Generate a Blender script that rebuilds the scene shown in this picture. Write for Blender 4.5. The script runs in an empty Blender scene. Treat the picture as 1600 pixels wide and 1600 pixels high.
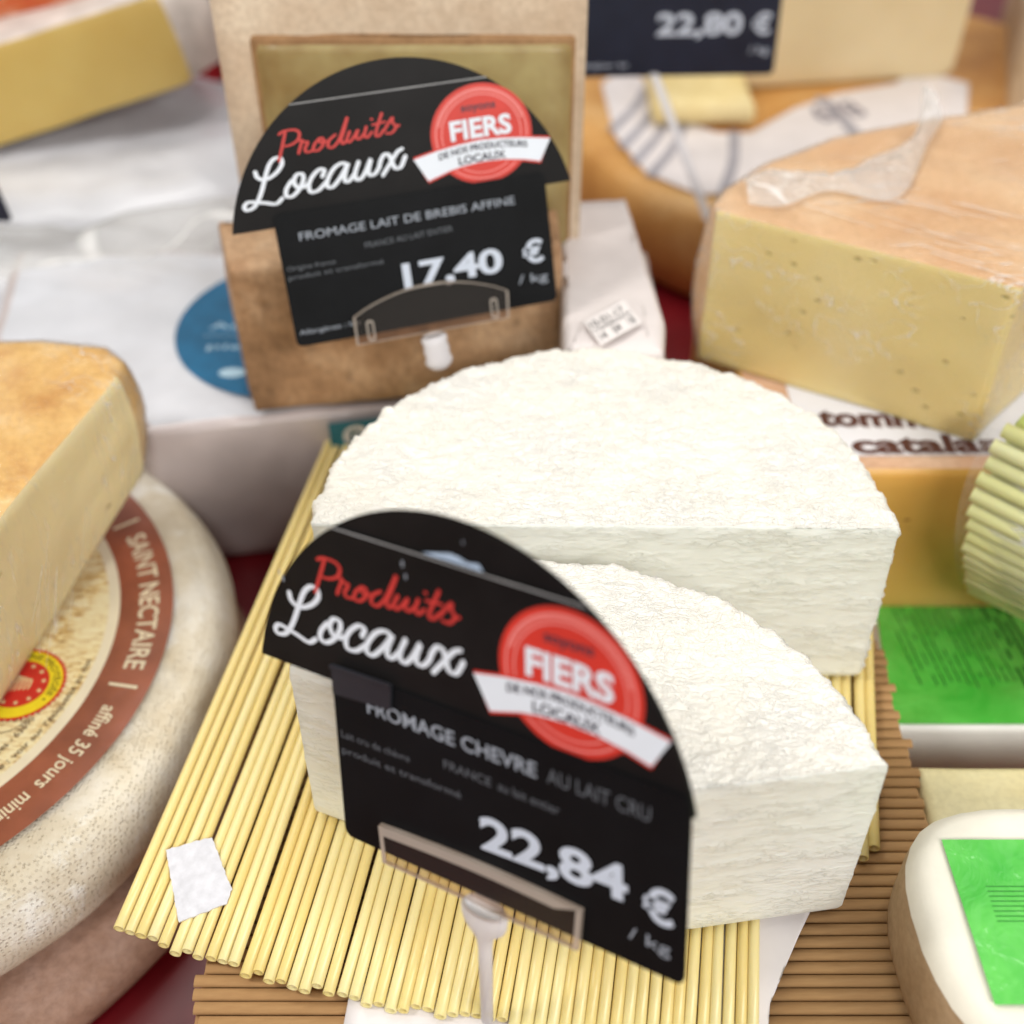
import bpy, math, random
import numpy as np
from mathutils import Vector, Matrix, noise
random.seed(7); np.random.seed(7)
R = math.radians
sc = bpy.context.scene
col = sc.collection

# ------------------------------------------------------------------ camera, world, lamps, exposure
cam_d = bpy.data.cameras.new('camera'); cam = bpy.data.objects.new('camera', cam_d); col.objects.link(cam)
cam.location = (0, 0, .365); cam.rotation_euler = (R(90 - 42), 0, 0)
cam_d.sensor_width = 36; cam_d.lens = 42.75; cam_d.clip_start = .01; cam_d.clip_end = 50
cam_d.dof.use_dof = True; cam_d.dof.focus_distance = .388
cam_d.dof.aperture_fstop = 5.6; cam_d.dof.aperture_blades = 0
sc.camera = cam
w = bpy.data.worlds.new('World'); sc.world = w; w.use_nodes = True
bg = w.node_tree.nodes['Background']; bg.inputs[0].default_value = (.97, .98, 1, 1); bg.inputs[1].default_value = 1.
_t = w.node_tree; _N = lambda ty: _t.nodes.new('ShaderNode' + ty)
_tc0 = _N('TexCoord'); _sp = _N('SeparateXYZ'); _t.links.new(_tc0.outputs['Generated'], _sp.inputs[0])
def _m(op, a, b=None):      # unseen shop ceiling: pale surroundings, with bright tube rows added for glossy reflections
    n = _N('Math'); n.operation = op
    for i, v in enumerate((a, b)):
        if v is None: continue
        if isinstance(v, (int, float)): n.inputs[i].default_value = v
        else: _t.links.new(v, n.inputs[i])
    return n.outputs[0]
_z = _m('MAXIMUM', _sp.outputs['Z'], .02); _px = _m('DIVIDE', _sp.outputs['X'], _z); _py = _m('DIVIDE', _sp.outputs['Y'], _z)
_sx = _m('LESS_THAN', _m('FRACT', _m('ADD', _m('MULTIPLY', _px, .95), .5)), .13)
_sy = _m('LESS_THAN', _m('FRACT', _m('MULTIPLY', _py, .62)), .72)
_up = _m('GREATER_THAN', _sp.outputs['Z'], .22)
_l = _m('ADD', _m('MULTIPLY', _m('MULTIPLY', _m('MULTIPLY', _sx, _sy), _up), 1.7), .31)
_c = _N('CombineColor'); [_t.links.new(_m('MULTIPLY', _l, k), _c.inputs[i]) for i, k in enumerate((1., .99, .985))]
_t.links.new(_c.outputs[0], bg.inputs[0])
def area(name, loc, target, sx, sy, watt, colr):
    l = bpy.data.lights.new(name, 'AREA'); l.shape = 'RECTANGLE'; l.size = sx; l.size_y = sy; l.energy = watt; l.color = colr
    o = bpy.data.objects.new(name, l); col.objects.link(o); o.location = loc
    o.rotation_euler = (Vector(target) - Vector(loc)).to_track_quat('-Z', 'Y').to_euler()
    return o
area('ceiling_or_fill_lamp', (-.35, 1.15, 1.5), (0, .4, 0), 1.3, .16, 7.2, (1, .985, .95))
area('ceiling_or_fill_lamp', (.25, .25, 1.7), (0, .4, 0), 1.3, .16, 6.1, (1, .985, .95))
area('ceiling_or_fill_lamp', (.62, -.82, 1.0), (0, .42, 0), 1.1, .18, 18, (1, .985, .95))  # unseen fill light added behind the camera to brighten the cut faces
area('spot_lamp', (-.75, .1, 1.0), (0, .4, 0), .22, .22, 6, (1, .97, .92))
sc.view_settings.view_transform = 'Standard'; sc.view_settings.look = 'None'
sc.view_settings.exposure = 0; sc.view_settings.gamma = 1
sc.cycles.max_bounces = 8; sc.cycles.transparent_max_bounces = 16; sc.cycles.caustics_reflective = False; sc.cycles.caustics_refractive = False

# ------------------------------------------------------------------ helpers
def tagp(o, label=None, cat=None, group=None, kind=None):
    for k, v in (('label', label), ('category', cat), ('group', group), ('kind', kind)):
        if v: o[k] = v
    return o
def thing(name, label, cat, loc, group=None):
    o = bpy.data.objects.new(name, None); col.objects.link(o); o.location = loc; o.empty_display_size = .01
    return tagp(o, label, cat, group)
def wloc(o):
    v = Vector((0, 0, 0))
    while o: v += Vector(o.location); o = o.parent
    return v
def link(name, me, parent=None, loc=None):
    o = bpy.data.objects.new(name, me); col.objects.link(o); o.parent = parent
    if loc is not None: o.location = loc
    return o
def mk(name, verts, faces, mat, parent=None, smooth=True, label=None, base=None):
    """verts in world metres; the object's origin is its parent's (or base)."""
    v = np.asarray(verts, float)
    b = np.array(wloc(parent)) if parent else np.array(base if base is not None else (v.mean(0)[0], v.mean(0)[1], v[:, 2].min()))
    me = bpy.data.meshes.new(name); me.from_pydata((v - b).tolist(), [], [list(map(int, f)) for f in faces])
    me.validate(); me.update()
    if smooth: me.polygons.foreach_set('use_smooth', [True] * len(me.polygons))
    if mat: me.materials.append(mat)
    o = link(name, me, parent, None if parent else b)
    if label: o['label'] = label
    return o

def resample(pts, step, closed=True):
    """pts list of (x,y); returns dense points + index of the source segment"""
    out, seg = [], []
    n = len(pts)
    for i in range(n if closed else n - 1):
        a = np.array(pts[i][:2], float); b = np.array(pts[(i + 1) % n][:2], float)
        k = max(1, int(round(np.linalg.norm(b - a) / step)))
        for j in range(k): out.append(a + (b - a) * j / k); seg.append(i)
    return np.array(out), np.array(seg)
def smooth_poly(pts, it=2):
    p = np.array(pts, float)
    for _ in range(it):
        q = np.roll(p, -1, 0); p = np.stack([p * .75 + q * .25, p * .25 + q * .75], 1).reshape(-1, 2)
    return p
def normals2(P):
    t = np.roll(P, -1, 0) - np.roll(P, 1, 0); t /= np.linalg.norm(t, axis=1)[:, None] + 1e-12
    n = np.stack([-t[:, 1], t[:, 0]], 1)          # inward for counter-clockwise outlines
    for _ in range(3): n = n + (np.roll(n, 1, 0) + np.roll(n, -1, 0)) * .5
    return n / (np.linalg.norm(n, axis=1)[:, None] + 1e-12)
def loft(P, prof, weight=None, capn=12, center=None, top=True, bottom=True):
    """P: ccw outline (N,2); prof: [(inset, z)] from the bottom ring to the top ring.
    returns verts, faces, ftag ('s' side / 't' top / 'b' bottom), fseg (outline index)"""
    N = len(P); nrm = normals2(P); wt = np.ones(N) if weight is None else weight
    c = P.mean(0) if center is None else np.array(center)
    rings = []; tags = []
    dlt = t0_ = P - c; a0_ = math.atan2(*np.flip(dlt[0])); rc = np.hypot(*dlt.T).mean(); ths = a0_ + 2 * math.pi * np.arange(N) / N
    off_ = np.angle(np.exp(1j * (np.unwrap(np.arctan2(dlt[:, 1], dlt[:, 0])) - ths)).mean()); ths = ths + off_
    circ = rc * np.c_[np.cos(ths), np.sin(ths)]
    def ring(q, z): rings.append(np.c_[q, np.full(N, z)])
    b0 = P + nrm * (prof[0][0] * wt)[:, None]; t0 = P + nrm * (prof[-1][0] * wt)[:, None]
    if bottom:
        for k in range(1, 3): ring(c + (b0 - c) * (.02 if k == 1 else .6), prof[0][1]); tags.append('b')
    for i, (ins, z) in enumerate(prof):
        ring(P + nrm * (ins * wt)[:, None], z); tags.append('s' if i < len(prof) - 1 else 't')
    if top:
        for k in range(1, capn + 1):
            f = max(1 - k / capn, .004); ring(c + f * (f ** .7 * (t0 - c) + (1 - f ** .7) * circ), prof[-1][1]); tags.append('t')
    V = np.concatenate(rings); F = []; ft = []; fs = []
    idx = np.arange(N); nx = (idx + 1) % N
    for r_ in range(len(rings) - 1):
        a = r_ * N; b = (r_ + 1) * N
        F.append(np.stack([a + idx, a + nx, b + nx, b + idx], 1)); ft += [tags[r_]] * N; fs.append(idx)
    F = np.concatenate(F); fs = np.concatenate(fs)
    return V, F, np.array(ft), fs
def corner_wt(P, iscut, cw):
    if not iscut.any() or iscut.all(): return np.where(iscut, cw, 1.)
    C_ = P[iscut]; d = np.array([np.hypot(*(C_ - p).T).min() for p in P])
    return np.where(iscut, cw, np.clip(cw + (1 - cw) * d / .009, cw, 1))
def vnormals(V, F):
    n = np.zeros_like(V); a, b, c, d = (V[F[:, i]] for i in range(4))
    fn = np.cross(c - a, d - b); 
    for i in range(4): np.add.at(n, F[:, i], fn)
    return n / (np.linalg.norm(n, axis=1)[:, None] + 1e-15)
def nz(V, s, off=0, oct_=2):
    return np.array([noise.fractal(Vector((x * s[0] + off, y * s[1], z * s[2])), 1.0, 2.0, oct_) for x, y, z in V])
def split(V, F, mask):
    f = F[mask]; u, inv = np.unique(f, return_inverse=True); return V[u], inv.reshape(f.shape)
def tilt(V, base, rx=0, ry=0, rz=0):
    M = np.array((Matrix.Rotation(rz, 3, 'Z') @ Matrix.Rotation(ry, 3, 'Y') @ Matrix.Rotation(rx, 3, 'X')))
    return (np.asarray(V) - base) @ M.T + base
def boxv(x0, x1, y0, y1, z0, z1, bev=.001):
    P = np.array([(x0, y0), (x1, y0), (x1, y1), (x0, y1)], float); P, s = resample(P, max(x1 - x0, y1 - y0) / 12)
    return loft(P, [(bev, z0), (0, z0 + bev), (0, z1 - bev), (bev * .3, z1 - bev * .3), (bev, z1)], capn=4)

# ------------------------------------------------------------------ materials
class NT:
    def __init__(s, name):
        s.m = bpy.data.materials.new(name); s.m.use_nodes = True; s.t = s.m.node_tree; s.n = s.t.nodes
        s.b = s.n['Principled BSDF']; s.out = s.n['Material Output']
        s.co = s.n.new('ShaderNodeTexCoord').outputs['Object']
    def L(s, a, b): s.t.links.new(a, b)
    def node(s, ty, **k):
        n = s.n.new('ShaderNode' + ty)
        for a, v in k.items(): setattr(n, a, v)
        return n
    def mapped(s, scale=(1, 1, 1), rot=(0, 0, 0)):
        m = s.node('Mapping'); m.inputs['Scale'].default_value = scale; m.inputs['Rotation'].default_value = rot
        s.L(s.co, m.inputs['Vector']); return m.outputs[0]
    def noise(s, scale, detail=3, rough=.55, dist=0, vec=None):
        n = s.node('TexNoise'); n.inputs['Scale'].default_value = scale; n.inputs['Detail'].default_value = detail
        n.inputs['Roughness'].default_value = rough; n.inputs['Distortion'].default_value = dist
        s.L(vec or s.co, n.inputs['Vector']); return n.outputs['Fac']
    def voro(s, scale, vec=None, feature='F1', rnd=1):
        n = s.node('TexVoronoi', feature=feature); n.inputs['Scale'].default_value = scale; n.inputs['Randomness'].default_value = rnd
        s.L(vec or s.co, n.inputs['Vector']); return n.outputs['Distance']
    def ramp(s, fac, stops):
        r = s.node('ValToRGB'); e = r.color_ramp.elements
        while len(e) < len(stops): e.new(.5)
        for i, (p, c) in enumerate(stops):
            e[i].position = p; e[i].color = (c, c, c, 1) if isinstance(c, (int, float)) else (*c, 1)
        s.L(fac, r.inputs[0]); return r.outputs[0]
    def math(s, op, a, b=None, c=None):
        n = s.node('Math', operation=op)
        for i, v in enumerate((a, b, c)):
            if v is None: continue
            if isinstance(v, (int, float)): n.inputs[i].default_value = v
            else: s.L(v, n.inputs[i])
        return n.outputs[0]
    def mix(s, fac, a, b):
        n = s.node('Mix', data_type='RGBA')
        if isinstance(fac, (int, float)): n.inputs[0].default_value = fac
        else: s.L(fac, n.inputs[0])
        for i, v in ((6, a), (7, b)):
            if isinstance(v, tuple): n.inputs[i].default_value = (*v, 1)
            else: s.L(v, n.inputs[i])
        return n.outputs[2]
    def bump(s, h, dist, strength=1, prev=None):
        n = s.node('Bump'); n.inputs['Distance'].default_value = dist; n.inputs['Strength'].default_value = strength
        s.L(h, n.inputs['Height'])
        if prev: s.L(prev, n.inputs['Normal'])
        return n.outputs[0]
    def fin(s, colr=None, rough=.6, normal=None, sss=0, sssr=(.01, .007, .004), spec=.4, coat=0):
        if colr is not None:
            if isinstance(colr, tuple): s.b.inputs['Base Color'].default_value = (*colr, 1)
            else: s.L(colr, s.b.inputs['Base Color'])
        if isinstance(rough, (int, float)): s.b.inputs['Roughness'].default_value = rough
        else: s.L(rough, s.b.inputs['Roughness'])
        if normal: s.L(normal, s.b.inputs['Normal'])
        s.b.inputs['Specular IOR Level'].default_value = spec
        if sss: s.b.inputs['Subsurface Weight'].default_value = sss; s.b.inputs['Subsurface Radius'].default_value = sssr; s.b.inputs['Subsurface Scale'].default_value = 1
        if coat: s.b.inputs['Coat Weight'].default_value = coat; s.b.inputs['Coat Roughness'].default_value = .12
        return s.m
def plain(name, c, rough=.5, spec=.4, var=.08, scale=60, bd=.0001, coat=0):
    t = NT(name); f = t.noise(scale, 4)
    c2 = tuple(max(0, x * (1 - var * 2.5)) for x in c); c1 = tuple(min(1, x * (1 + var)) for x in c)
    return t.fin(t.mix(t.ramp(f, [(.3, 0.), (.7, 1.)]), c2, c1), rough, t.bump(f, bd), spec=spec, coat=coat)

def goat_rind():
    t = NT('goat_rind')
    v = t.mapped((1, 2.1, 1.4), (0, 0, R(14)))
    a = t.noise(190, 3, .5, 1.2, v); r1 = t.math('ABSOLUTE', t.math('SUBTRACT', a, .5))
    w1 = t.ramp(r1, [(0, 1.), (.05, .45), (.13, 0.)])
    v2 = t.mapped((1.3, 1, 1), (0, 0, R(-28)))
    b_ = t.noise(150, 2, .5, 1.6, v2); w2 = t.ramp(t.math('ABSOLUTE', t.math('SUBTRACT', b_, .52)), [(0, 1.), (.05, .3), (.1, 0.)])
    big = t.noise(28, 3)
    fine = t.noise(1300, 2)
    h = t.math('ADD', t.math('MULTIPLY', w1, t.ramp(big, [(.35, .35), (.6, 1.)])), t.math('MULTIPLY', t.math('MULTIPLY', w2, .55), t.ramp(t.noise(36, 2), [(.4, .2), (.6, 1.)])))
    h = t.math('ADD', h, t.math('MULTIPLY', fine, .10))
    c = t.mix(t.ramp(big, [(.35, 0.), (.7, 1.)]), (.83, .79, .70), (.855, .83, .77))
    c = t.mix(t.math('MULTIPLY', t.ramp(t.noise(60, 3, .6), [(.60, 0.), (.74, 1.)]), .18), c, (.86, .78, .62))
    return t.fin(c, .62, t.bump(h, .0009, .7), sss=.2, sssr=(.004, .0035, .003), spec=.3)
def goat_paste():
    t = NT('goat_paste')
    v = t.mapped((1, 1, 3.2))
    a = t.noise(150, 4, .6, .8, v); crack = t.ramp(t.math('ABSOLUTE', t.math('SUBTRACT', a, .5)), [(0, 0.), (.018, .8), (.05, 1.)])
    m = t.ramp(t.noise(45, 3, .6, 0, v), [(.42, 0.), (.60, 1.)])
    h = t.math('ADD', t.math('MULTIPLY', crack, m), t.math('MULTIPLY', t.noise(420, 3), .35))
    c = t.mix(t.ramp(t.noise(24, 3), [(.3, 0.), (.7, 1.)]), (.79, .79, .71), (.82, .825, .77))
    c = t.mix(t.math('MULTIPLY', t.math('MULTIPLY', t.math('SUBTRACT', 1, crack), m), .25), c, (.58, .56, .42))
    return t.fin(c, .5, t.bump(h, .0005, .6), sss=.3, sssr=(.006, .005, .004), spec=.35)
def paste(name, c1, c2, pit=(.45, .33, .1), dens=.12, vs=75, rough=.42, grain=.0002, cs=14):
    t = NT(name)
    f = t.noise(cs, 3); c = t.mix(t.ramp(f, [(.3, 0.), (.7, 1.)]), c1, c2)
    v = t.mapped((1, 1, 1.7)); d = t.voro(vs, v)
    hole = t.ramp(d, [(0, 1.), (dens * .6, .9), (dens, 0.)])
    sel = t.ramp(t.noise(31, 2, .5, 0, t.mapped((1, 1, 1), (.4, .2, .9))), [(.47, 0.), (.52, 1.)])
    hm = t.math('MULTIPLY', hole, sel)
    c = t.mix(t.math('MULTIPLY', hm, .6), c, pit)
    h = t.math('SUBTRACT', t.math('MULTIPLY', t.noise(260, 3), .12), hm)
    return t.fin(c, rough, t.bump(h, .0012, .7), sss=.3, sssr=(.008, .005, .002), spec=.45)
def rind(name, stops, scale=26, rough=.65, bd=.0007, pit=0, stretch=(1, 1, 1), fine=340):
    t = NT(name)
    v = t.mapped(stretch)
    f = t.noise(scale, 6, .65, .3, v); c = t.ramp(f, stops)
    g = t.noise(fine, 4, .6, 0, v)
    c = t.mix(t.math('MULTIPLY', t.ramp(g, [(.4, 0.), (.65, 1.)]), .3), c, tuple(x * .72 for x in stops[0][1]))
    h = t.math('ADD', g, t.math('MULTIPLY', f, .8))
    if pit:
        p = t.ramp(t.voro(pit, v), [(0, 0.), (.22, 1.)]); h = t.math('ADD', h, t.math('MULTIPLY', p, .7))
        c = t.mix(t.math('MULTIPLY', t.math('SUBTRACT', 1, p), .5), c, tuple(x * .45 for x in stops[0][1]))
    return t.fin(c, rough, t.bump(h, bd, .8), spec=.3)
def film_mat(name='film', amount=.5, scale=(1, 9, 1), rot=(0, 0, 0), rough=.1, haze=.05):
    t = NT(name); t.n.remove(t.b)
    v = t.mapped(scale, rot); a = t.noise(60, 4, .6, .5, v); rd = t.ramp(t.math('ABSOLUTE', t.math('SUBTRACT', a, .5)), [(0, 1.), (.03, .2), (.09, 0.)])
    h = t.math('ADD', t.math('MULTIPLY', t.noise(45, 3, .5, .6, v), 1.3), t.math('MULTIPLY', rd, .5))
    b2 = t.noise(12, 2, .5, .15, v); sel = t.math('MULTIPLY', t.ramp(t.math('ABSOLUTE', t.math('SUBTRACT', b2, .5)), [(0, 1.), (.008, .5), (.016, 0.)]), t.ramp(t.noise(20, 2), [(.45, 0.), (.6, 1.)]))
    h = t.math('ADD', h, t.math('MULTIPLY', sel, 3.5)); bn = t.bump(h, .0012, .9)
    tr = t.node('BsdfTransparent'); tr.inputs[0].default_value = (.97, .97, .97, 1)
    gl = t.node('BsdfGlossy'); gl.inputs['Roughness'].default_value = rough; t.L(bn, gl.inputs['Normal'])
    df = t.node('BsdfDiffuse'); df.inputs[0].default_value = (.85, .84, .82, 1)
    lw = t.node('LayerWeight'); lw.inputs[0].default_value = .12
    s1 = t.node('MixShader'); t.L(t.math('ADD', t.math('MULTIPLY', lw.outputs['Fresnel'], amount * .6), t.math('ADD', .02, t.math('MULTIPLY', sel, .12))), s1.inputs[0]); t.L(tr.outputs[0], s1.inputs[1]); t.L(gl.outputs[0], s1.inputs[2])
    s2 = t.node('MixShader'); t.L(t.math('ADD', t.math('MULTIPLY', t.math('MULTIPLY', rd, t.ramp(t.noise(14, 2), [(.5, 0.), (.65, 1.)])), .25), t.math('ADD', haze, t.math('MULTIPLY', sel, .55))), s2.inputs[0]); t.L(s1.outputs[0], s2.inputs[1]); t.L(df.outputs[0], s2.inputs[2])  # white diffuse streaks along the ridges stand in for film highlights
    t.L(s2.outputs[0], t.out.inputs[0]); return t.m
def clear_mat(name, tint, gl_amt=.08, haze=.1, hazec=(.8, .78, .74)):
    t = NT(name); t.n.remove(t.b)
    tr = t.node('BsdfTransparent'); tr.inputs[0].default_value = (*tint, 1)
    gl = t.node('BsdfGlossy'); gl.inputs['Roughness'].default_value = .12
    df = t.node('BsdfDiffuse'); df.inputs[0].default_value = (*hazec, 1)
    s1 = t.node('MixShader'); s1.inputs[0].default_value = gl_amt; t.L(tr.outputs[0], s1.inputs[1]); t.L(gl.outputs[0], s1.inputs[2])
    s2 = t.node('MixShader'); s2.inputs[0].default_value = haze; t.L(s1.outputs[0], s2.inputs[1]); t.L(df.outputs[0], s2.inputs[2])
    t.L(s2.outputs[0], t.out.inputs[0]); return t.m

M = {}
M['goat_rind'] = goat_rind(); M['goat_paste'] = goat_paste()
M['black'] = plain('sign_black', (.009, .008, .008), .45, .14, .15, 40, .00003)
M['black_matte'] = plain('card_black', (.005, .0055, .0065), .5, .12, .15, 40, .00003)
M['clip'] = plain('clip_black', (.022, .024, .03), .35, .4, .1)
M['edge'] = plain('card_edge', (.33, .33, .33), .5)
M['white'] = plain('print_white', (.68, .72, .78), .5, var=.02)
M['greyprint'] = plain('print_grey', (.30, .33, .38), .5, var=.02)
M['dimprint'] = plain('print_dim', (.10, .11, .125), .5, var=.02)
M['price'] = plain('print_price', (.52, .57, .66), .5, var=.02)
M['red'] = plain('print_red', (.50, .035, .03), .5, var=.03)
M['redbadge'] = plain('badge_red', (.56, .035, .022), .42, var=.05)
M['pink'] = plain('badge_pink', (.72, .22, .20), .45, var=.02)
M['darkprint'] = plain('print_dark', (.035, .03, .045), .5, var=.02)
M['paleblue'] = plain('print_pale_blue', (.45, .56, .72), .5, var=.2)
M['peg'] = clear_mat('peg_plastic', (.9, .9, .92), .06, .72, (.82, .8, .82))
M['acrylic'] = clear_mat('holder_acrylic', (.80, .74, .70), .03, .012)
M['acrylic_rim'] = clear_mat('holder_rim', (.8, .7, .6), .15, .5, (.62, .54, .46))
M['counter'] = plain('counter_red', (.19, .006, .012), .35, .5, .15, 20, .0004)
M['paper'] = plain('waxed_paper', (.72, .68, .68), .45, .4, .04, 30, .0004)
M['sticker'] = plain('sticker_white', (.74, .74, .79), .55, var=.01)
M['red_pack'] = plain('red_pack', (.60, .02, .03), .4)
M['cream'] = plain('cream_print', (.80, .70, .50), .45, var=.04)

# ------------------------------------------------------------------ lettering
_tc = {}
def glyphs(body, bold=0., spacing=1., shear=0.):
    k = (body, bold, spacing, shear)
    if k not in _tc:
        cu = bpy.data.curves.new('t', 'FONT'); cu.body = body; cu.offset = bold; cu.space_character = spacing; cu.shear = shear; cu.resolution_u = 4
        o = bpy.data.objects.new('t', cu); col.objects.link(o)
        me = bpy.data.meshes.new_from_object(o)
        v = np.array([tuple(a.co)[:2] for a in me.vertices]); f = [list(p.vertices) for p in me.polygons]
        bpy.data.objects.remove(o); bpy.data.meshes.remove(me); bpy.data.curves.remove(cu)
        v[:, 0] -= v[:, 0].min(); _tc[k] = (v, f, v[:, 0].max())
    v, f, wd = _tc[k]; return v.copy(), f, wd
class Plane:
    """flat print frame: mm coordinates -> world"""
    def __init__(s, O, X, U, N=None):
        s.O = np.array(O, float); s.X = np.array(X, float); s.U = np.array(U, float)
        n = np.cross(s.X, s.U); s.N = n / np.linalg.norm(n) if N is None else np.array(N)   # towards the reader
    def __call__(s, p, h=0.):
        p = np.atleast_2d(np.asarray(p, float)); h = np.broadcast_to(np.asarray(h, float), (len(p),))
        return s.O + p[:, :1] / 1000 * s.X + p[:, 1:2] / 1000 * s.U + h[:, None] / 1000 * s.N
class Words:
    def __init__(s): s.l = []
    def add(s, v, f): s.l.append((np.asarray(v), [list(q) for q in f]))
    def build(s, name, mat, parent, smooth=False, label=None):
        for v, f in s.l: mk(name, v, f, mat, parent, smooth, label)
class Bag:
    def __init__(s): s.v = []; s.f = []; s.n = 0
    def add(s, v, f):
        s.v.append(np.asarray(v)); s.f += [[i + s.n for i in q] for q in f]; s.n += len(v)
    def build(s, name, mat, parent, smooth=False, label=None): return mk(name, np.concatenate(s.v), s.f, mat, parent, smooth, label)
def put_text(bag, pl, body, p0, p1, h, lift, bold=.0, cap=.73, spacing=1.):
    """fit body between baseline points p0,p1 (mm) with capital height h"""
    v, f, wd = glyphs(body, bold, spacing); p0 = np.array(p0, float); p1 = np.array(p1, float)
    d = p1 - p0; L = np.linalg.norm(d); u = d / L; n = np.array((-u[1], u[0]))
    q = p0 + v[:, :1] * (L / wd) * u + v[:, 1:2] * (h / cap) * n
    bag.add(pl(q, lift), f)
def stroke(bag, pl, pts, width, lift, thin=.75):
    p = np.array(pts, float)
    if len(p) > 2:
        e = np.vstack([2 * p[0] - p[1], p, 2 * p[-1] - p[-2]]); o = []
        for i in range(1, len(e) - 2):
            for t in np.linspace(0, 1, 7)[:-1]:
                a, b, c, d = e[i - 1:i + 3]
                o.append(.5 * (2 * b + (c - a) * t + (2 * a - 5 * b + 4 * c - d) * t * t + (3 * b - a - 3 * c + d) * t ** 3))
        o.append(p[-1]); p = np.array(o)
    t = np.gradient(p, axis=0); t /= np.linalg.norm(t, axis=1)[:, None] + 1e-9; n = np.c_[-t[:, 1], t[:, 0]]
    s = np.abs(t[:, 1]); wd = width * (thin + (1 - thin) * s) / 2
    m = len(p); lf = lift + np.arange(m) * .0012
    V = np.vstack([p + n * wd[:, None], p - n * wd[:, None]])
    bag.add(pl(V, np.r_[lf, lf]), [[i, i + m, i + m + 1, i + 1] for i in range(m - 1)])
    for k, e in ((0, -1), (m - 1, 1)):
        a = np.linspace(0, math.pi, 7); dirs = np.outer(np.cos(a), n[k]) + np.outer(np.sin(a), t[k]) * e
        c = np.vstack([p[k] + dirs * wd[k]]); bag.add(pl(c, lf[k] + .0004), [list(range(7))[::(-1 if e > 0 else 1)]])
def disc_pts(c, rx, ry, n=72, jag=0):
    a = np.linspace(0, 2 * math.pi, n, endpoint=False); r_ = 1 + (jag * (np.arange(n) % 2) if jag else 0)
    return np.c_[c[0] + rx * r_ * np.cos(a), c[1] + ry * r_ * np.sin(a)]
def ring_mesh(bag, pl, c, r0, r1, lift, n=72, ys=1.):
    a = disc_pts(c, r0, r0 * ys, n); b = disc_pts(c, r1, r1 * ys, n)
    bag.add(pl(np.vstack([a, b]), lift), [[i, n + i, n + (i + 1) % n, (i + 1) % n] for i in range(n)])
def slab(name, pl, poly, h0, h1, mat, parent, label=None, bev=.0):
    """polygon plate with real thickness, standing on plane pl between lifts h0,h1 (mm)"""
    p = np.array(poly, float); n = len(p)
    V = np.vstack([pl(p, h0), pl(p, h1)])
    F = [list(range(n))[::-1], [n + i for i in range(n)]] + [[i, (i + 1) % n, n + (i + 1) % n, n + i] for i in range(n)]
    return mk(name, V, F, mat, parent, False, label)
def round_rect(x0, y0, x1, y1, r_, n=5):
    o = []
    for cx, cy, a0 in ((x1 - r_, y1 - r_, 0), (x0 + r_, y1 - r_, 90), (x0 + r_, y0 + r_, 180), (x1 - r_, y0 + r_, 270)):
        for k in range(n + 1): a = R(a0 + 90 * k / n); o.append((cx + r_ * math.cos(a), cy + r_ * math.sin(a)))
    return o
def arc_plate(cx, cy, rad, ycut, n=64):
    a0 = math.asin((ycut - cy) / rad); a = np.linspace(a0, math.pi - a0, n)
    return [(cx + rad * math.cos(t), cy + rad * math.sin(t)) for t in a]

# ------------------------------------------------------------------ the setting
V_, F_, a_, b_ = boxv(-1.3, 1.3, -.3, 2.6, -.10, -.065, .002)
ct = mk('counter', V_, F_, M['counter'], None, False); ct['kind'] = 'structure'

# bamboo covered board that carries the goat cheeses
wood = rind('bamboo', [(.3, (.34, .17, .07)), (.5, (.52, .31, .14)), (.72, (.66, .46, .25))], 34, .5, .0002, 0, (.12, 1, 1))
BRX = .1465
bd = thing('bamboo_board', 'brown board covered with thin bamboo slats under the yellow straw mat', 'board', (.026, .24, -.065))
V_, F_, a_, b_ = boxv(-.098, .1465, .06, .37, -.065, -.0022, .001)
mk('base', V_, F_, wood, bd, False)
def unit_tube(r_, L, n=12, rings=2, bend=0., hollow=0.):
    v, f = [], []
    for i in range(rings + 1):
        x = L * i / rings; dz = bend * math.sin(math.pi * i / rings)
        for k in range(n): a = 2 * math.pi * k / n; v.append((x, r_ * math.cos(a), r_ * math.sin(a) + dz))
    for i in range(rings):
        for k in range(n): f.append([i * n + k, (i + 1) * n + k, (i + 1) * n + (k + 1) % n, i * n + (k + 1) % n])
    for e, rg in ((0, 0), (1, rings)):
        if hollow:
            b0 = len(v); x = L * e + (.004 if e == 0 else -.004)
            for k in range(n): a = 2 * math.pi * k / n; v.append((L * e, r_ * hollow * math.cos(a), r_ * hollow * math.sin(a)))
            for k in range(n): a = 2 * math.pi * k / n; v.append((x, r_ * hollow * math.cos(a), r_ * hollow * math.sin(a)))
            for k in range(n):
                q = (k + 1) % n; f.append([rg * n + k, rg * n + q, b0 + q, b0 + k]); f.append([b0 + k, b0 + q, b0 + n + q, b0 + n + k])
            f.append([b0 + n + k for k in range(n)])
        else: f.append([rg * n + k for k in range(n)])
    return v, f
v, f = unit_tube(.0021, .2445, 8, 1)
v = [(x, y, z * .55) for x, y, z in v]
sm = bpy.data.meshes.new('slat'); sm.from_pydata(v, [], f); sm.materials.append(wood); sm.polygons.foreach_set('use_smooth', [True] * len(f))
y = .0625
while y < .366:
    o = link('slat', sm, bd); o.location = (-.098 - .026 + random.uniform(-.002, .002), y - .24, .065 - .0010 + random.uniform(-.0002, .0002)); y += .0044

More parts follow.
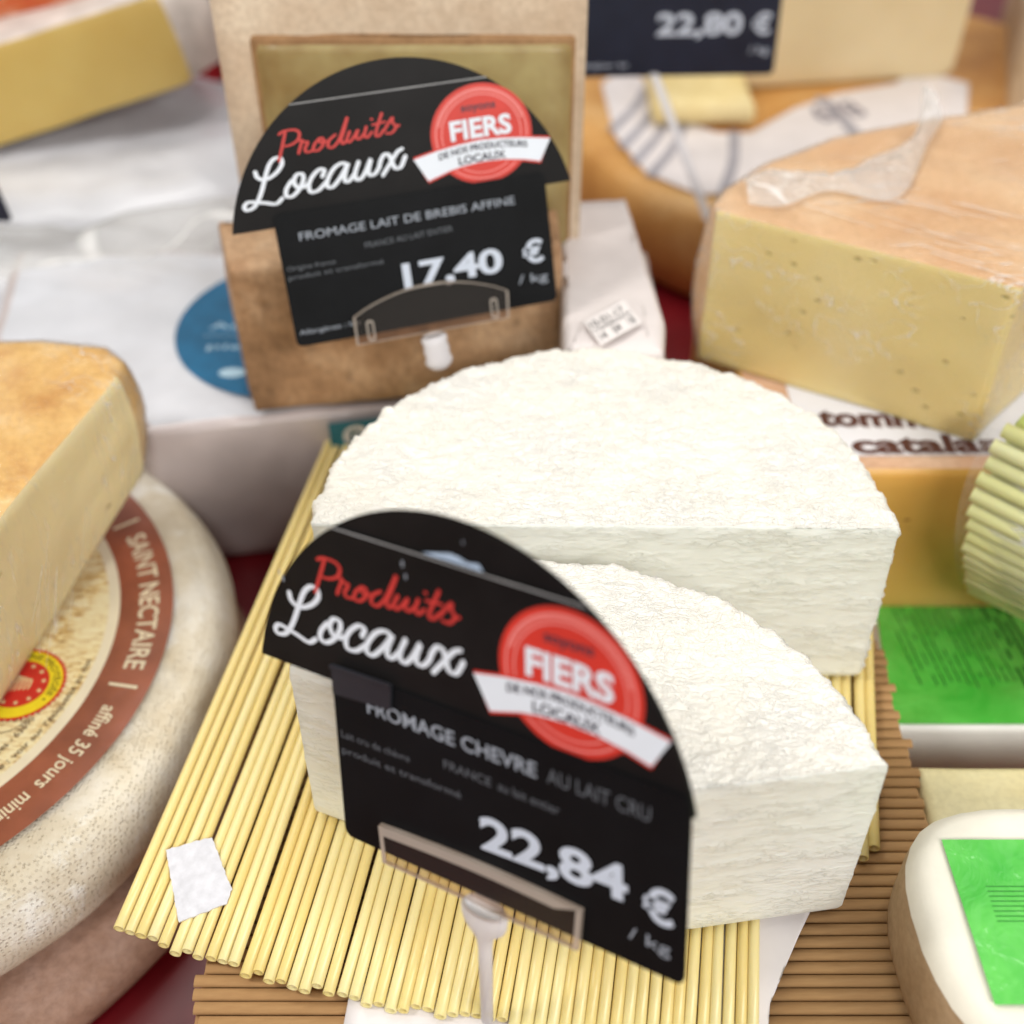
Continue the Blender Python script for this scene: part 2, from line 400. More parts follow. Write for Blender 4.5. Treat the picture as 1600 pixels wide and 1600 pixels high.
# yellow straw mat
def straw_mat(nm, c1, c2):
    t = NT(nm); oi = t.node('ObjectInfo')
    c = t.mix(oi.outputs['Random'], c1, c2)
    f_ = t.noise(30, 3, .6, 0, t.mapped((.15, 1, 1)))
    c = t.mix(t.math('MULTIPLY', t.ramp(f_, [(.45, 0.), (.7, 1.)]), .25), c, tuple(x * .85 for x in c1))
    return t.fin(c, .32, t.bump(t.noise(500, 2), .00006), sss=.25, sssr=(.004, .003, .001), spec=.5)
M['straw'] = straw_mat('straw_yellow', (.74, .57, .21), (.79, .68, .34))
v, f = unit_tube(.0019, .256, 12, 8, 0, .72)
stm = bpy.data.meshes.new('straw'); stm.from_pydata(v, [], f); stm.materials.append(M['straw']); stm.polygons.foreach_set('use_smooth', [True] * len(f))
mat_ = thing('straw_mat', 'yellow mat of parallel plastic straws lying under the two white goat cheeses', 'mat', (-.03, .30, 0.))
ang = math.atan2(.251, .0412)
x = -.1262; i = 0
endy = [(-.13, .1995), (-.093, .1885), (-.048, .1765), (.019, .167), (.075, .166)]
while x < .076:
    yb = np.interp(x, [a for a, b in endy], [b for a, b in endy]) + random.uniform(-.0015, .0015)
    if i < 4: yb = .2005 - i * .0012
    o = link('straw', stm, mat_)
    k = 0.
    if i == 0: k = .0
    z = .0042 + (.0006 if i % 7 == 3 else 0) + random.uniform(0, .0004)
    o.location = (x + .03, yb - .30, z)
    L = 1.0 if i > 3 else (1.035, 1.02, .99, .965)[i]
    o.rotation_euler = (random.uniform(0, 6), -R(random.uniform(-.05, .12)), ang + R(random.uniform(-.35, .35)))
    o.scale = (L, random.uniform(.94, 1.04), random.uniform(.94, 1.04))
    i += 1; x += .00372 + (random.uniform(.0003, .0006) if i in (3, 5, 8, 11, 19) else random.uniform(0, .0001))
# two white cross threads that bind the mat
v, f = unit_tube(.0004, .20, 6, 1)
mat2 = thing('straw_mat', 'second pale yellow straw mat showing at the right end of the front goat cheese', 'mat', (.11, .25, 0))
v, f = unit_tube(.00205, .12, 12, 4, 0, .72)
st2 = bpy.data.meshes.new('short_straw'); st2.from_pydata(v, [], f); st2.materials.append(M['straw']); st2.polygons.foreach_set('use_smooth', [True] * len(f))
for k in range(6):
    o = link('straw', st2, mat2); o.location = (-.010 + k * .0046, -.022 + random.uniform(-.003, .003), .0036); o.rotation_euler = (0, 0, ang - .03)

# ------------------------------------------------------------------ goat cheeses
def goat(name, label, cen, a0, a1, extra, zb, zt, flare, seed, rx=0, apex=None, rad=.1):
    """wheel part: rind arc from angle a0 to a1 (degrees), then the cut faces through extra points"""
    n = int(abs(a1 - a0) / 360 * 2 * math.pi * rad / .0009)
    arc = [(cen[0] + rad * math.cos(R(a0 + (a1 - a0) * k / n)), cen[1] + rad * math.sin(R(a0 + (a1 - a0) * k / n))) for k in range(n + 1)]
    cutpts = [arc[-1]] + extra + [arc[0]]
    cp, seg = resample(cutpts, .0010, closed=False)
    P = np.array(arc[:-1] + [tuple(q) for q in cp]); iscut = np.r_[np.zeros(n, bool), np.ones(len(cp), bool)]
    wt = corner_wt(P, iscut, .12)
    H = zt - zb; nzs = int(H / .0012)
    prof = [(.003, zb), (.0008, zb + .0012)]
    for k in range(1, nzs): 
        u = k / nzs; prof.append((-flare * math.sin(u * math.pi) * .6 - flare * (1 - u) * .5, zb + .0012 + (H - .0048) * u))
    prof += [(-.0004, zt - .0034), (.0004, zt - .0019), (.0014, zt - .0008), (.0026, zt - .0001), (.0038, zt)]
    c = P.mean(0) if apex is None else apex
    V, F, ft, fs = loft(P, prof, wt, capn=95, center=c)
    N = vnormals(V, F)
    low = nz(V, (28, 28, 28), seed); mid = nz(V, (130, 170, 150), seed + 5, 2); hi = nz(V, (330, 520, 420), seed + 9, 2)
    vert_cut = np.zeros(len(V), bool); vc = F[iscut[fs] & (ft == 's')]; vert_cut[np.unique(vc)] = True
    side_r = np.zeros(len(V), bool); sr = F[~iscut[fs] & (ft == 's')]; side_r[np.unique(sr)] = True
    amp = np.where(vert_cut, .18 + .75 * np.exp(-(zt - V[:, 2]) / .0022), 1.)
    d = (low * .0012 + mid * .0008 + (np.abs(hi) - .25) * .0007) * amp + np.where(side_r & ~vert_cut, mid * .0007 + hi * .0006, 0)
    V = V + N * d[:, None]
    keepz = V[:, 2] < zb + .0008; V[keepz, 2] = np.maximum(V[keepz, 2], zb)
    if rx: V = tilt(V, np.array((cen[0], cen[1], zb)), rx)
    root = thing(name, label, 'cheese', (cen[0], cen[1], zb), None)
    mcut = iscut[fs] & (ft == 's')
    v_, f_ = split(V, F, ~mcut); mk('rind', v_, f_, M['goat_rind'], root)
    v_, f_ = split(V, F, mcut); mk('cut_face', v_, f_, M['goat_paste'], root)
    return root
goat('goat_cheese', 'white half wheel of goat cheese with wrinkled top, behind the front price sign', (.0318, .3112), -5, 184, [(.132 - .02, .3025), (-.04, .3045)][::-1], .0085, .085, .0045, 3.1)
cB = (.0130, .1955)
goat('goat_cheese', 'white goat cheese wedge nearest the camera, half hidden by the front price sign', cB, 6, 150, [(.0445, .1960)], .0085, .085, .002, 17.7, 0, (.026, .223), .093)

# ------------------------------------------------------------------ price signs
WHITE = [[[-13.1,66.1],[-12.8,64.5],[-11.2,63.3],[-8.7,63.4],[-5.3,65.2],[-3.1,67.7],[-3.3,69.8],[-5.5,69.9],[-7.7,68.0],[-9.5,64.8],[-11.6,60.3],[-13.5,56.9],[-15.8,54.2],[-18.5,53.4],[-19.4,54.6],[-17.8,56.1],[-14.9,55.7],[-11.5,55.0],[-7.8,54.1],[-5.2,55.7]],
[[-.9,61.2],[-3.1,58.7],[-3.6,56.4],[-1.7,55.8],[1.1,57.6],[3.4,60.7],[3.6,63.0],[1.6,63.2],[.1,61.2],[.8,58.9],[3.1,58.5],[5.6,59.7]],
[[10.7,61.3],[11.7,63.3],[9.9,63.8],[7.0,61.7],[5.2,58.8],[5.5,56.4],[8.4,56.6],[12.0,59.3]],
[[20.6,64.0],[18.4,64.8],[15.3,63.4],[12.5,60.0],[11.9,57.5],[13.6,56.9],[16.1,58.8],[18.9,61.9],[20.7,64.4],[19.0,60.8],[18.7,58.4],[20.2,58.2],[22.7,60.6]],
[[24.7,64.3],[22.9,60.8],[22.8,58.6],[24.4,58.2],[26.7,60.5],[29.4,64.7],[27.9,61.0],[28.2,59.1],[30.1,59.3],[32.0,61.3]],
[[32.0,61.3],[33.0,63.7],[34.7,65.6],[36.4,65.0],[37.2,62.2],[37.9,60.3],[40.1,60.3],[42.3,63.8]],
[[41.6,66.7],[39.5,65.7],[36.3,62.1],[33.0,58.4]]]
RED = [[[.1,78.3],[-1.8,73.8],[-3.9,69.0]],[[-2.2,78.0],[0,78.9],[3.8,78.7],[5.1,77.2],[3.9,75.0],[1.1,73.8],[-1.0,73.7]],
[[4.9,74.9],[5.7,74.2],[7.5,73.9],[6.1,71.6],[6.7,70.5],[9.1,70.8]],[[5.7,74.7],[4.6,72.7],[3.6,70.6]],
[[11.8,74.5],[9.8,72.8],[9.1,70.8],[11.0,70.7],[13.1,72.6],[13.1,74.4],[11.8,74.5],[12.1,73.1],[14.3,73.3]],
[[17.8,75.0],[15.4,73.5],[14.6,71.4],[16.4,70.9],[19.1,73.4],[21.7,77.8],[23.2,80.5],[21.4,76.4],[19.7,73.0],[20.2,71.6],[22.0,72.9]],
[[23.2,75.3],[21.8,72.8],[22.6,71.8],[24.7,73.6],[26.3,75.5],[25.3,73.1],[26.4,72.4],[28.3,73.9]],
[[29.5,76.1],[28.5,73.6],[29.3,72.5],[31.3,74.1]],[[31.7,78.6],[32.1,78.5]],
[[35.9,80.0],[33.7,75.8],[32.6,72.9],[33.8,72.5],[35.7,74.2]],[[31.9,76.6],[36.7,77.0]],
[[35.9,74.0],[37.9,76.4],[39.6,78.1],[39.4,76.3],[40.5,74.9],[38.7,72.9],[36.5,72.9]],[[40.2,74.5],[41.7,75.1]]]
def sign(label, O, X, U, dx, front, stem_to, stem_top):
    pl = Plane(O, X, U); root = thing('price_sign', label, 'price sign', (stem_to[0], stem_to[1], stem_to[2]), 'black price signs with an arched top')
    cx, cy, rad, ycut = 40 + dx, 31.5, 67., 45.5
    arch = arc_plate(cx, cy, rad, ycut)
    slab('back_panel', pl, arch, -.9, -.35, M['black'], root)
    face = [p for p in arch if p[1] < 87.6]; face = [p for p in arch if p[0] > cx and p[1] < 87.6] + [p for p in arch if p[0] < cx and p[1] < 87.6]
    hd = slab('header_card', pl, face, -.1, .45, M['black'], root)
    xs = (face[len([p for p in arch if p[0] > cx and p[1] < 87.6]) - 1][0], face[len([p for p in arch if p[0] > cx and p[1] < 87.6])][0])
    b = Bag(); put = [(xs[0], 87.35), (xs[0] - .2, 87.75), (xs[1] + .2, 87.75), (xs[1], 87.35)]
    b.add(pl(put, .48), [[0, 1, 2, 3]]); b.build('cut_edge', M['edge'], hd)
    slab('price_card', pl, round_rect(0, 0, 105, 50.5, 2.6), .75, 1.35, M['black_matte'], root)
    bw, br = Bag(), Bag()
    for s in WHITE: stroke(bw, pl, [(a + dx, c) for a, c in s], 1.6, .50, .62)
    for i_, s in enumerate(RED): stroke(br, pl, [(a + dx, c) for a, c in s], 1.12, .56 + .004 * i_, .62)
    bw.build('lettering', M['white'], hd); br.build('lettering', M['red'], hd, label='red script lettering')
    # round red badge with its ribbon
    c = (72.4 + dx, 67.8); ys = .92
    bd_ = slab('badge', pl, disc_pts(c, 19.6, 19.6 * ys), .47, .52, M['redbadge'], root, 'round red badge')
    b = Bag(); ring_mesh(b, pl, c, 17.3, 17.9, .54, ys=ys); ring_mesh(b, pl, c, 15.1, 15.6, .54, ys=ys)
    n = 64
    for k in range(n):
        a = R(15 + 150 * k / n); q = np.array([(math.cos(a + s * .012), math.sin(a + s * .012)) for s in (-1, 1)])
        b.add(pl([(c[0] + r_ * q[j][0], c[1] + r_ * ys * q[j][1]) for r_, j in ((16.2, 0), (17.2, 0), (17.2, 1), (16.2, 1))], .54), [[0, 1, 2, 3]])
    b.build('badge_rings', M['pink'], bd_)
    top = np.array([[45.2, 62.1], [54.5, 63.9], [63.1, 65.0], [71.5, 65.6], [79.6, 65.2], [87.6, 64.3], [98.9, 62.4]]) + (dx, 0)
    bot = np.array([[49.8, 53.6], [58.7, 56.2], [63.9, 57.1], [71.5, 57.7], [79.7, 57.4], [87.8, 56.2], [94.1, 54.6]]) + (dx, 0)
    def band(t_, b_, lift, mat, nm):
        t_ = np.array([[np.interp(u, np.linspace(0, 1, 7), t_[:, k]) for k in (0, 1)] for u in np.linspace(0, 1, 19)])
        b_ = np.array([[np.interp(u, np.linspace(0, 1, 7), b_[:, k]) for k in (0, 1)] for u in np.linspace(0, 1, 19)])
        g = Bag(); g.add(pl(np.vstack([b_, t_]), lift), [[i, i + 1, 20 + i, 19 + i] for i in range(18)]); return g.build(nm, mat, bd_)
    band(top + (0, .75), bot - (0, .75), .58, M['redbadge'], 'ribbon_border'); band(top, bot, .62, M['white'], 'ribbon')
    def ytext(body, x0, x1, yb, h, bold, lift, mat, nm='badge_lettering', curve=1.):
        v, f, wd = glyphs(body, bold); xx = x0 + v[:, 0] / wd * (x1 - x0) + dx
        yy = yb + v[:, 1] * h / .73 + curve * (1.6 - ((xx - c[0]) / 20) ** 2 * 2.2)
        g = Bag(); g.add(pl(np.c_[xx, yy], lift), f); g.build(nm, mat, bd_)
    ytext('FIERS', 60.4, 84.2, 66.6, 7.0, .035, .66, M['white'], curve=.2)
    ytext('soyons', 65.6, 78.9, 76.4, 2.9, .02, .66, M['darkprint'], curve=.1)
    ytext('DE NOS PRODUCTEURS', 54.9, 89.6, 60.6, 2.3, .03, .70, M['darkprint'])
    ytext('LOCAUX', 62.2, 80.8, 57.1, 2.9, .03, .70, M['darkprint'], curve=.6)
    g1, g2, g3 = Words(), Words(), Words()
    if front:
        put_text(g1, pl, 'FROMAGE CHEVRE', (11.3, 40.7), (63.5, 40.9), 4.1, 1.42, .012)
        put_text(g2, pl, 'AU LAIT CRU', (66.5, 40.9), (94.6, 40.9), 4.1, 1.42, .0)
        put_text(g2, pl, 'Lait cru de chèvre', (1.6, 30.4), (24.4, 31.0), 2.2, 1.42, 0)
        put_text(g2, pl, 'produit et transformé', (1.4, 25.7), (40.5, 26.5), 2.2, 1.42, 0)
        put_text(g2, pl, 'FRANCE', (35.4, 33.4), (50, 33.4), 2.6, 1.42, 0); put_text(g2, pl, 'au lait entier', (52, 33.4), (69.9, 33.2), 2.6, 1.42, 0)
        put_text(g3, pl, '22,84', (46.2, 14.8), (89.3, 17.0), 9.6, 1.44, .032); put_text(g3, pl, '€', (93.2, 14.8), (101.8, 15.0), 9.2, 1.44, .028)
        put_text(g1, pl, '/ kg', (89.6, 7.0), (101, 6.8), 3.6, 1.42, 0)
    else:
        put_text(g1, pl, 'FROMAGE LAIT DE BREBIS AFFINE', (8.2, 39.6), (92, 40.3), 3.2, 1.42, .0)
        put_text(g2, pl, 'FRANCE AU LAIT ENTIER', (32, 33), (66.4, 34.0), 2.2, 1.42, 0)
        put_text(g2, pl, 'Origine france', (1.6, 29.2), (20, 29.2), 1.8, 1.42, 0); put_text(g2, pl, 'produit et transformé', (1.6, 25.8), (38, 26.2), 1.8, 1.42, 0)
        put_text(g3, pl, '17,40', (44.6, 15.6), (84.4, 15.6), 9.4, 1.44, .03); put_text(g3, pl, '€', (92.8, 16.8), (101.4, 16.9), 8.6, 1.44, .026)
        put_text(g1, pl, '/ kg', (90, 9.2), (102, 8.9), 3.6, 1.42, 0); put_text(g1, pl, 'Allergènes : lait', (1.8, 4.5), (25.5, 4.6), 1.9, 1.42, 0)
    pc = root.children[[c_.name.split('.')[0] for c_ in root.children].index('price_card')]
    g1.build('lettering', M['greyprint'], pc); g2.build('lettering', M['dimprint'], pc); g3.build('price_lettering', M['price'], pc)
    # clear holder
    if front: hp = [(14, -2), (76, -2), (77, 10)] + [(77 - 63.5 * k / 10, 10 - .8 * k / 10 + 1.0 * math.sin(math.pi * k / 10)) for k in range(1, 11)]
    else: hp = [(22.5, -3.0), (84, -3.0), (84.8, 7.8)] + [(84.8 - 62 * k / 14, 7.9 + 8.0 * math.sin(math.pi * k / 14) ** .85) for k in range(1, 15)]
    hp = np.array(hp); hc = hp.mean(0)
    h0, h1 = (1.6, 3.2)
    hd2 = slab('holder', pl, hp, h0, h1, M['acrylic'], root, 'clear plastic card holder')
    g = Bag(); m = len(hp); rw = .8 if not front else 1.5
    cdir = hc - hp; cdir /= np.linalg.norm(cdir, axis=1)[:, None]
    inn = hp + cdir * rw
    if front: inn[3:, 1] = hp[3:, 1] - 2.6
    ov = np.vstack([hp, inn]); g.add(np.vstack([pl(ov, h1 + .05), pl(ov, h0 - .02)]), [[i, (i + 1) % m, m + (i + 1) % m, m + i] for i in range(m)] + [[2 * m + i, i, (i + 1) % m, 2 * m + (i + 1) % m] for i in range(m)])
    g.build('holder_rim', M['acrylic_rim'], hd2)
    if not front:
        for sx in (27.2, 76.9):
            g = Bag(); o_ = np.array(round_rect(sx, -2.2, sx + 3, 6, 1.2, 3)); c_ = o_.mean(0); i_ = c_ + (o_ - c_) * (.55, .8); k_ = len(o_)
            g.add(pl(np.vstack([o_, i_]), h1 + .3), [[i, (i + 1) % k_, k_ + (i + 1) % k_, k_ + i] for i in range(k_)]); g.build('holder_slot', M['acrylic_rim'], hd2)
    # plastic peg: knobbly grip and a thin stem
    A = np.array(stem_top); B = np.array(stem_to); ax = B - A; Ls = np.linalg.norm(ax); ax = ax / Ls
    e1 = np.array(X) / np.linalg.norm(X); e1 = e1 - ax * (e1 @ ax); e1 /= np.linalg.norm(e1); e2 = np.cross(ax, e1)
    if front: pr = [(0, 6.2, 3.2), (2, 7.2, 3.4), (6, 7.0, 3.4), (9, 6.2, 3.2), (12, 3.8, 2.8), (15, 2.5, 2.3), (20, 2.1, 2.0), (Ls * 1000, 1.9, 1.8)]
    else: pr = [(0, 4.6, 2.6), (1.2, 5.6, 3.4), (4, 5.0, 3.6), (6.5, 5.5, 3.6), (9, 5.1, 3.6), (11.5, 5.9, 3.6), (13.5, 5.0, 3.2), (15, 3.2, 2.4), (15.8, .3, .3)]
    k = 20; V = []
    for s, a, b2 in pr:
        for j in range(k):
            t_ = 2 * math.pi * j / k; V.append(A + ax * s / 1000 + (e1 * a * math.cos(t_) + e2 * b2 * math.sin(t_)) / 1000)
    F = [[i * k + j, i * k + (j + 1) % k, (i + 1) * k + (j + 1) % k, (i + 1) * k + j] for i in range(len(pr) - 1) for j in range(k)] + [list(range(k)), [(len(pr) - 1) * k + j for j in range(k)]]
    mk('peg', V, F, M['peg'], root, True, 'milky plastic peg')
    if not front:   # the pin that goes into the cheese behind
        C0 = A + ax * .010; C1 = C0 + np.array((-.002, .028, -.004)); pass
    if front:
        slab('clip', pl, [(.5, 42.9), (19.6, 44.6), (20.4, 51.6), (.7, 51.2)], 1.5, 2.3, M['clip'], root, 'small black spring clip')
        slab('clip_lip', pl, [(.6, 50.3), (20.3, 50.9), (20.5, 52.2), (.6, 51.4)], 2.4, 3.0, M['clip'], root)
        slab('logo', pl, [(30.9, 88.0), (33.9, 88.7), (39, 89.9), (41.5, 89.7), (44, 88.9), (47.2, 89.4), (48.6, 87.9)], -.30, -.2, M['paleblue'], root, 'pale blue printed mark on the back panel')
        g = Bag()
        for q in ((-16, 71, .7), (-14.8, 69.6, 1.0), (25.2, 84, .9), (26, 81, .8), (43, 93.5, .5)): g.add(pl(disc_pts(q[:2], q[2] * .35, q[2], 8), .5 if q[1] < 87 else -.3), [list(range(8))])
        g.build('scuff_mark', M['greyprint'], root)
    return root
fO = np.array((-.047, .1986, .0622)); fX = np.array((.8626, -.4904, .1127)); fU = np.array((-.022, .3674, 1.0395))
at_f = fO + .0458 * fX
sign('black arched price sign 22,84 € standing in front of the white goat cheese', fO, fX, fU, 0, True, (at_f[0], at_f[1] - .006, .006), (at_f[0], at_f[1] - .0035, at_f[2] - .001))
rO = np.array((-.08681, .40998, .08576)); rX = np.array((.95764, .28722, .02046)) * 1.05; rU = np.array((-.11468, .31525, .94206)) * 1.05
at_r = rO + .0535 * rX - .004 * rU
sign('black arched price sign 17,40 € stuck before the brown rind cheese', rO, rX, rU, 10, False, tuple(at_r - .0175 * rU / 1.05 + np.array((0.001, .0, 0))), tuple(at_r + np.array((0, -.002, 0))))

# ------------------------------------------------------------------ washed rind wheel with round paper label (left)
wc = (-.2704, .3253)
root = thing('washed_rind_cheese', 'pale washed rind cheese wheel with brown ring label SAINT NECTAIRE at left', 'cheese', (wc[0], wc[1], -.045))
P = disc_pts((0, 0), 1, 1, 420); rad = .1525
P = np.array([(wc[0] + rad * a, wc[1] + rad * b) for a, b in P])
prof = [(.010, -.045), (.004, -.042), (.0005, -.036)] + [(-.0035 * math.sin(math.pi * k / 8), -.036 + .028 * k / 8) for k in range(1, 8)] + [(.0005, -.008), (.002, -.0045), (.005, -.0018), (.009, -.0004), (.014, 0)]
V, F, ft, fs = loft(P, prof, capn=46)
N = vnormals(V, F); d = nz(V, (22, 22, 22), 4.) * .0010 + nz(V, (160, 160, 160), 8.) * .0002
rr = np.hypot(V[:, 0] - wc[0], V[:, 1] - wc[1]); d = np.where((rr < .134) & (V[:, 2] > -.01), -abs(d) * .6 - .0003, d); V = V + N * d[:, None]
def cloth_rind():
    t = NT('cloth_rind')
    f_ = t.noise(24, 5, .65); c = t.ramp(f_, [(.3, (.56, .46, .31)), (.5, (.70, .63, .50)), (.7, (.80, .76, .68))])
    pits = t.voro(680, None, 'F1', .5); p = t.ramp(pits, [(.10, 0.), (.40, 1.)])
    pm = t.ramp(t.noise(30, 3), [(.4, .15), (.62, 1.)]); c = t.mix(t.math('MULTIPLY', t.math('MULTIPLY', t.math('SUBTRACT', 1, p), .4), pm), c, (.42, .32, .18))
    patch = t.ramp(t.noise(38, 5, .7, .4), [(.55, 0.), (.66, 1.)]); c = t.mix(t.math('MULTIPLY', patch, .75), c, (.88, .86, .80))
    rad_ = t.noise(420, 2, .5, 0, t.mapped((1, 1, 3)))
    h = t.math('ADD', p, t.math('MULTIPLY', rad_, .7)); h = t.math('ADD', h, t.math('MULTIPLY', patch, .6))
    return t.fin(c, .75, t.bump(h, .0006, .8), spec=.25)
mk('rind', V, F, cloth_rind(), root)
lp = Plane((wc[0], wc[1], .0004), (1, 0, 0), (0, 1, 0), (0, 0, 1))
def ripple_disc(name, r0, r1, lift, mat, parent, n=240, m=8, label=None, wav=.35):
    V = []; F = []
    for i in range(m + 1):
        r_ = r0 + (r1 - r0) * i / m
        for k in range(n):
            a = 2 * math.pi * k / n; x_, y_ = r_ * math.cos(a), r_ * math.sin(a)
            V.append((wc[0] + x_, wc[1] + y_, .0004 + lift + wav * .001 * (noise.noise(Vector((x_ * 60, y_ * 60, 3.))) * .5 + .5 * noise.noise(Vector((x_ * 25, y_ * 25, 7.))))))
    for i in range(m):
        for k in range(n): F.append([i * n + k, (i + 1) * n + k, (i + 1) * n + (k + 1) % n, i * n + (k + 1) % n])
    if r0 < .001: F.append(list(range(n))[::-1])
    return mk(name, V, F, mat, parent, True, label)
def straw_print():
    t = NT('straw_print')
    v = t.mapped((1, 3.2, 1), (0, 0, R(-38))); a = t.noise(150, 6, .72, .9, v)
    c = t.ramp(a, [(.32, (.20, .07, .02)), (.42, (.58, .34, .10)), (.5, (.83, .68, .34)), (.6, (.90, .82, .56))])
    c = t.mix(t.ramp(t.noise(17, 2), [(.5, 0.), (.66, .8)]), c, t.mix(t.ramp(a, [(.3, 0.), (.45, 1.)]), (.62, .45, .20), (.84, .76, .50)))
    return t.fin(c, .35, t.bump(t.noise(60, 3), .0006, .5), spec=.5)
lift0 = .0006
ripple_disc('label_picture', .0002, .1075, lift0, straw_print(), root, label='printed straw picture', m=14)
rim = plain('label_cream', (.82, .74, .56), .4, var=.03); ripple_disc('label_border', .1065, .1115, lift0 + .00012, rim, root, m=2)
brown = plain('label_brown', (.32, .095, .05), .34, .5, .12, 50, .0007)
ripple_disc('label_ring', .111, .1325, lift0 + .00024, brown, root, m=5, label='brown paper ring')
def ring_text(body, a0, a1, r_, h, mat, lift, bold=.0, nm='lettering', shear=0):
    v, f, wd = glyphs(body, bold, 1., shear); A = np.radians(a0 + (a1 - a0) * v[:, 0] / wd); rr_ = r_ + v[:, 1] * h / .73
    q = np.c_[wc[0] + rr_ * np.cos(A), wc[1] + rr_ * np.sin(A)]
    zz = [.0004 + lift + .35 * .001 * (noise.noise(Vector(((a - wc[0]) * 60, (b - wc[1]) * 60, 3.))) * .5 + .5 * noise.noise(Vector(((a - wc[0]) * 25, (b - wc[1]) * 25, 7.)))) for a, b in q]
    return mk(nm, np.c_[q, zz], f, mat, root, False)
ring_text('SAINT NECTAIRE', 31.0, -6.2, .1190, .0082, M['cream'], lift0 + .00045, .018)
ring_text('I', 35.6, 34.9, .1165, .0125, M['cream'], lift0 + .00045, .0); ring_text('I', -9.8, -10.5, .1165, .0125, M['cream'], lift0 + .00045, .0)
ring_text('affiné 35 jours', -15.0, -34.0, .1195, .0062, M['cream'], lift0 + .00045, .012); ring_text('minimum', -36.0, -47.0, .1195, .0062, M['cream'], lift0 + .00045, .012)
ring_text('I', 78, 77.5, .1165, .0125, M['cream'], lift0 + .00045)
dk = plain('label_dark_print', (.13, .07, .04), .5)
def up_text(body, p0, p1, h, bold=.0):   # upright small text following the ring, read from inside
    g = Bag(); v, f, wd = glyphs(body, bold); (a0, r0), (a1, r1) = p0, p1
    t_ = v[:, 0] / wd; A = np.radians(a0 + (a1 - a0) * t_); rr_ = r0 + (r1 - r0) * t_ - v[:, 1] * h / .73
    q = np.c_[wc[0] + rr_ * np.cos(A), wc[1] + rr_ * np.sin(A)]
    mk('small_lettering', np.c_[q, np.full(len(q), .0004 + lift0 + .0004)], f, dk, root, False)
up_text('avant le : voir sur l’étiquette au dos', (-42.5, .1048), (-4.5, .1052), .0026, .006)
up_text('F. Tauves - 63690 Tauves.', (-39, .0985), (-14.5, .0985), .0026, .006)
# seal
sp = Plane((-.1905, .3045, .0004 + lift0 + .0004), (1, 0, 0), (0, 1, 0), (0, 0, 1))
seal = slab('seal', sp, disc_pts((0, 0), 17.3, 17.3, 96, .06), 0, .08, plain('seal_red', (.62, .03, .02), .35), root, 'round red and yellow quality seal')
g = Bag(); ring_mesh(g, sp, (0, 0), 11.6, 16.6, .12); g.build('seal_ring', plain('seal_yellow', (.86, .68, .02), .35), seal)
g = Bag(); v, f, wd = glyphs("D'ORIGINE PROTÉGÉE •", .012); A = np.radians(150 - 185 * v[:, 0] / wd); rr_ = 12.9 + v[:, 1] * 2.6 / .73
g.add(sp(np.c_[rr_ * np.cos(A), rr_ * np.sin(A)], .16), f); g.build('seal_lettering', plain('seal_dark', (.12, .09, .01), .5), seal)
g = Bag()
for k in range(12):
    a = R(30 * k + 10); c = (9.4 * math.cos(a), 9.4 * math.sin(a))
    g.add(sp([(c[0] + (1.2 if j % 2 == 0 else .5) * math.cos(R(36 * j) + a), c[1] + (1.2 if j % 2 == 0 else .5) * math.sin(R(36 * j) + a)) for j in range(10)], .12), [list(range(10))])
for k in range(7): stroke(g, sp, [(-6 + k * 1.7, -3.6 + .2 * k), (-4.4 + k * 1.5, .5), (-1 + k * .9, 4 - .3 * k)], .7, .12 + .002 * k, 1)
g.build('seal_star', plain('seal_cream', (.86, .72, .38), .4), seal)
op = Plane((-.1945, .2878, .0004 + lift0 + .0004), (1, 0, 0), (0, 1, 0), (0, 0, 1))
g = Bag(); ring_mesh(g, op, (0, 0), 11.6, 12.0, .0, ys=.62)
put_text(g, op, 'FR', (-2, 2.8), (2.5, 2.8), 2.4, .0, .01); put_text(g, op, '63.236.001', (-10.5, -1.4), (10.5, -1.4), 2.4, .0, .01); put_text(g, op, 'CE', (-2, -5.6), (2.5, -5.6), 2.4, .0, .01)
g.build('oval_stamp', dk, root)

P = disc_pts((wc[0] + .012, wc[1] - .014), .155, .155, 240)
V, F, ft, fs = loft(P, [(.006, -.065), (.001, -.062), (-.001, -.056), (.001, -.050), (.006, -.0462)], capn=8); V = V + vnormals(V, F) * (nz(V, (40, 40, 40), 3.) * .0008)[:, None]
tagp(mk('brown_wheel_cheese', V, F, rind('dark_rind', [(.3, (.22, .12, .08)), (.5, (.34, .20, .14)), (.7, (.45, .30, .24))], 24, .6, .0006)), 'low brown cheese underneath the pale washed rind cheese at lower left', 'cheese')
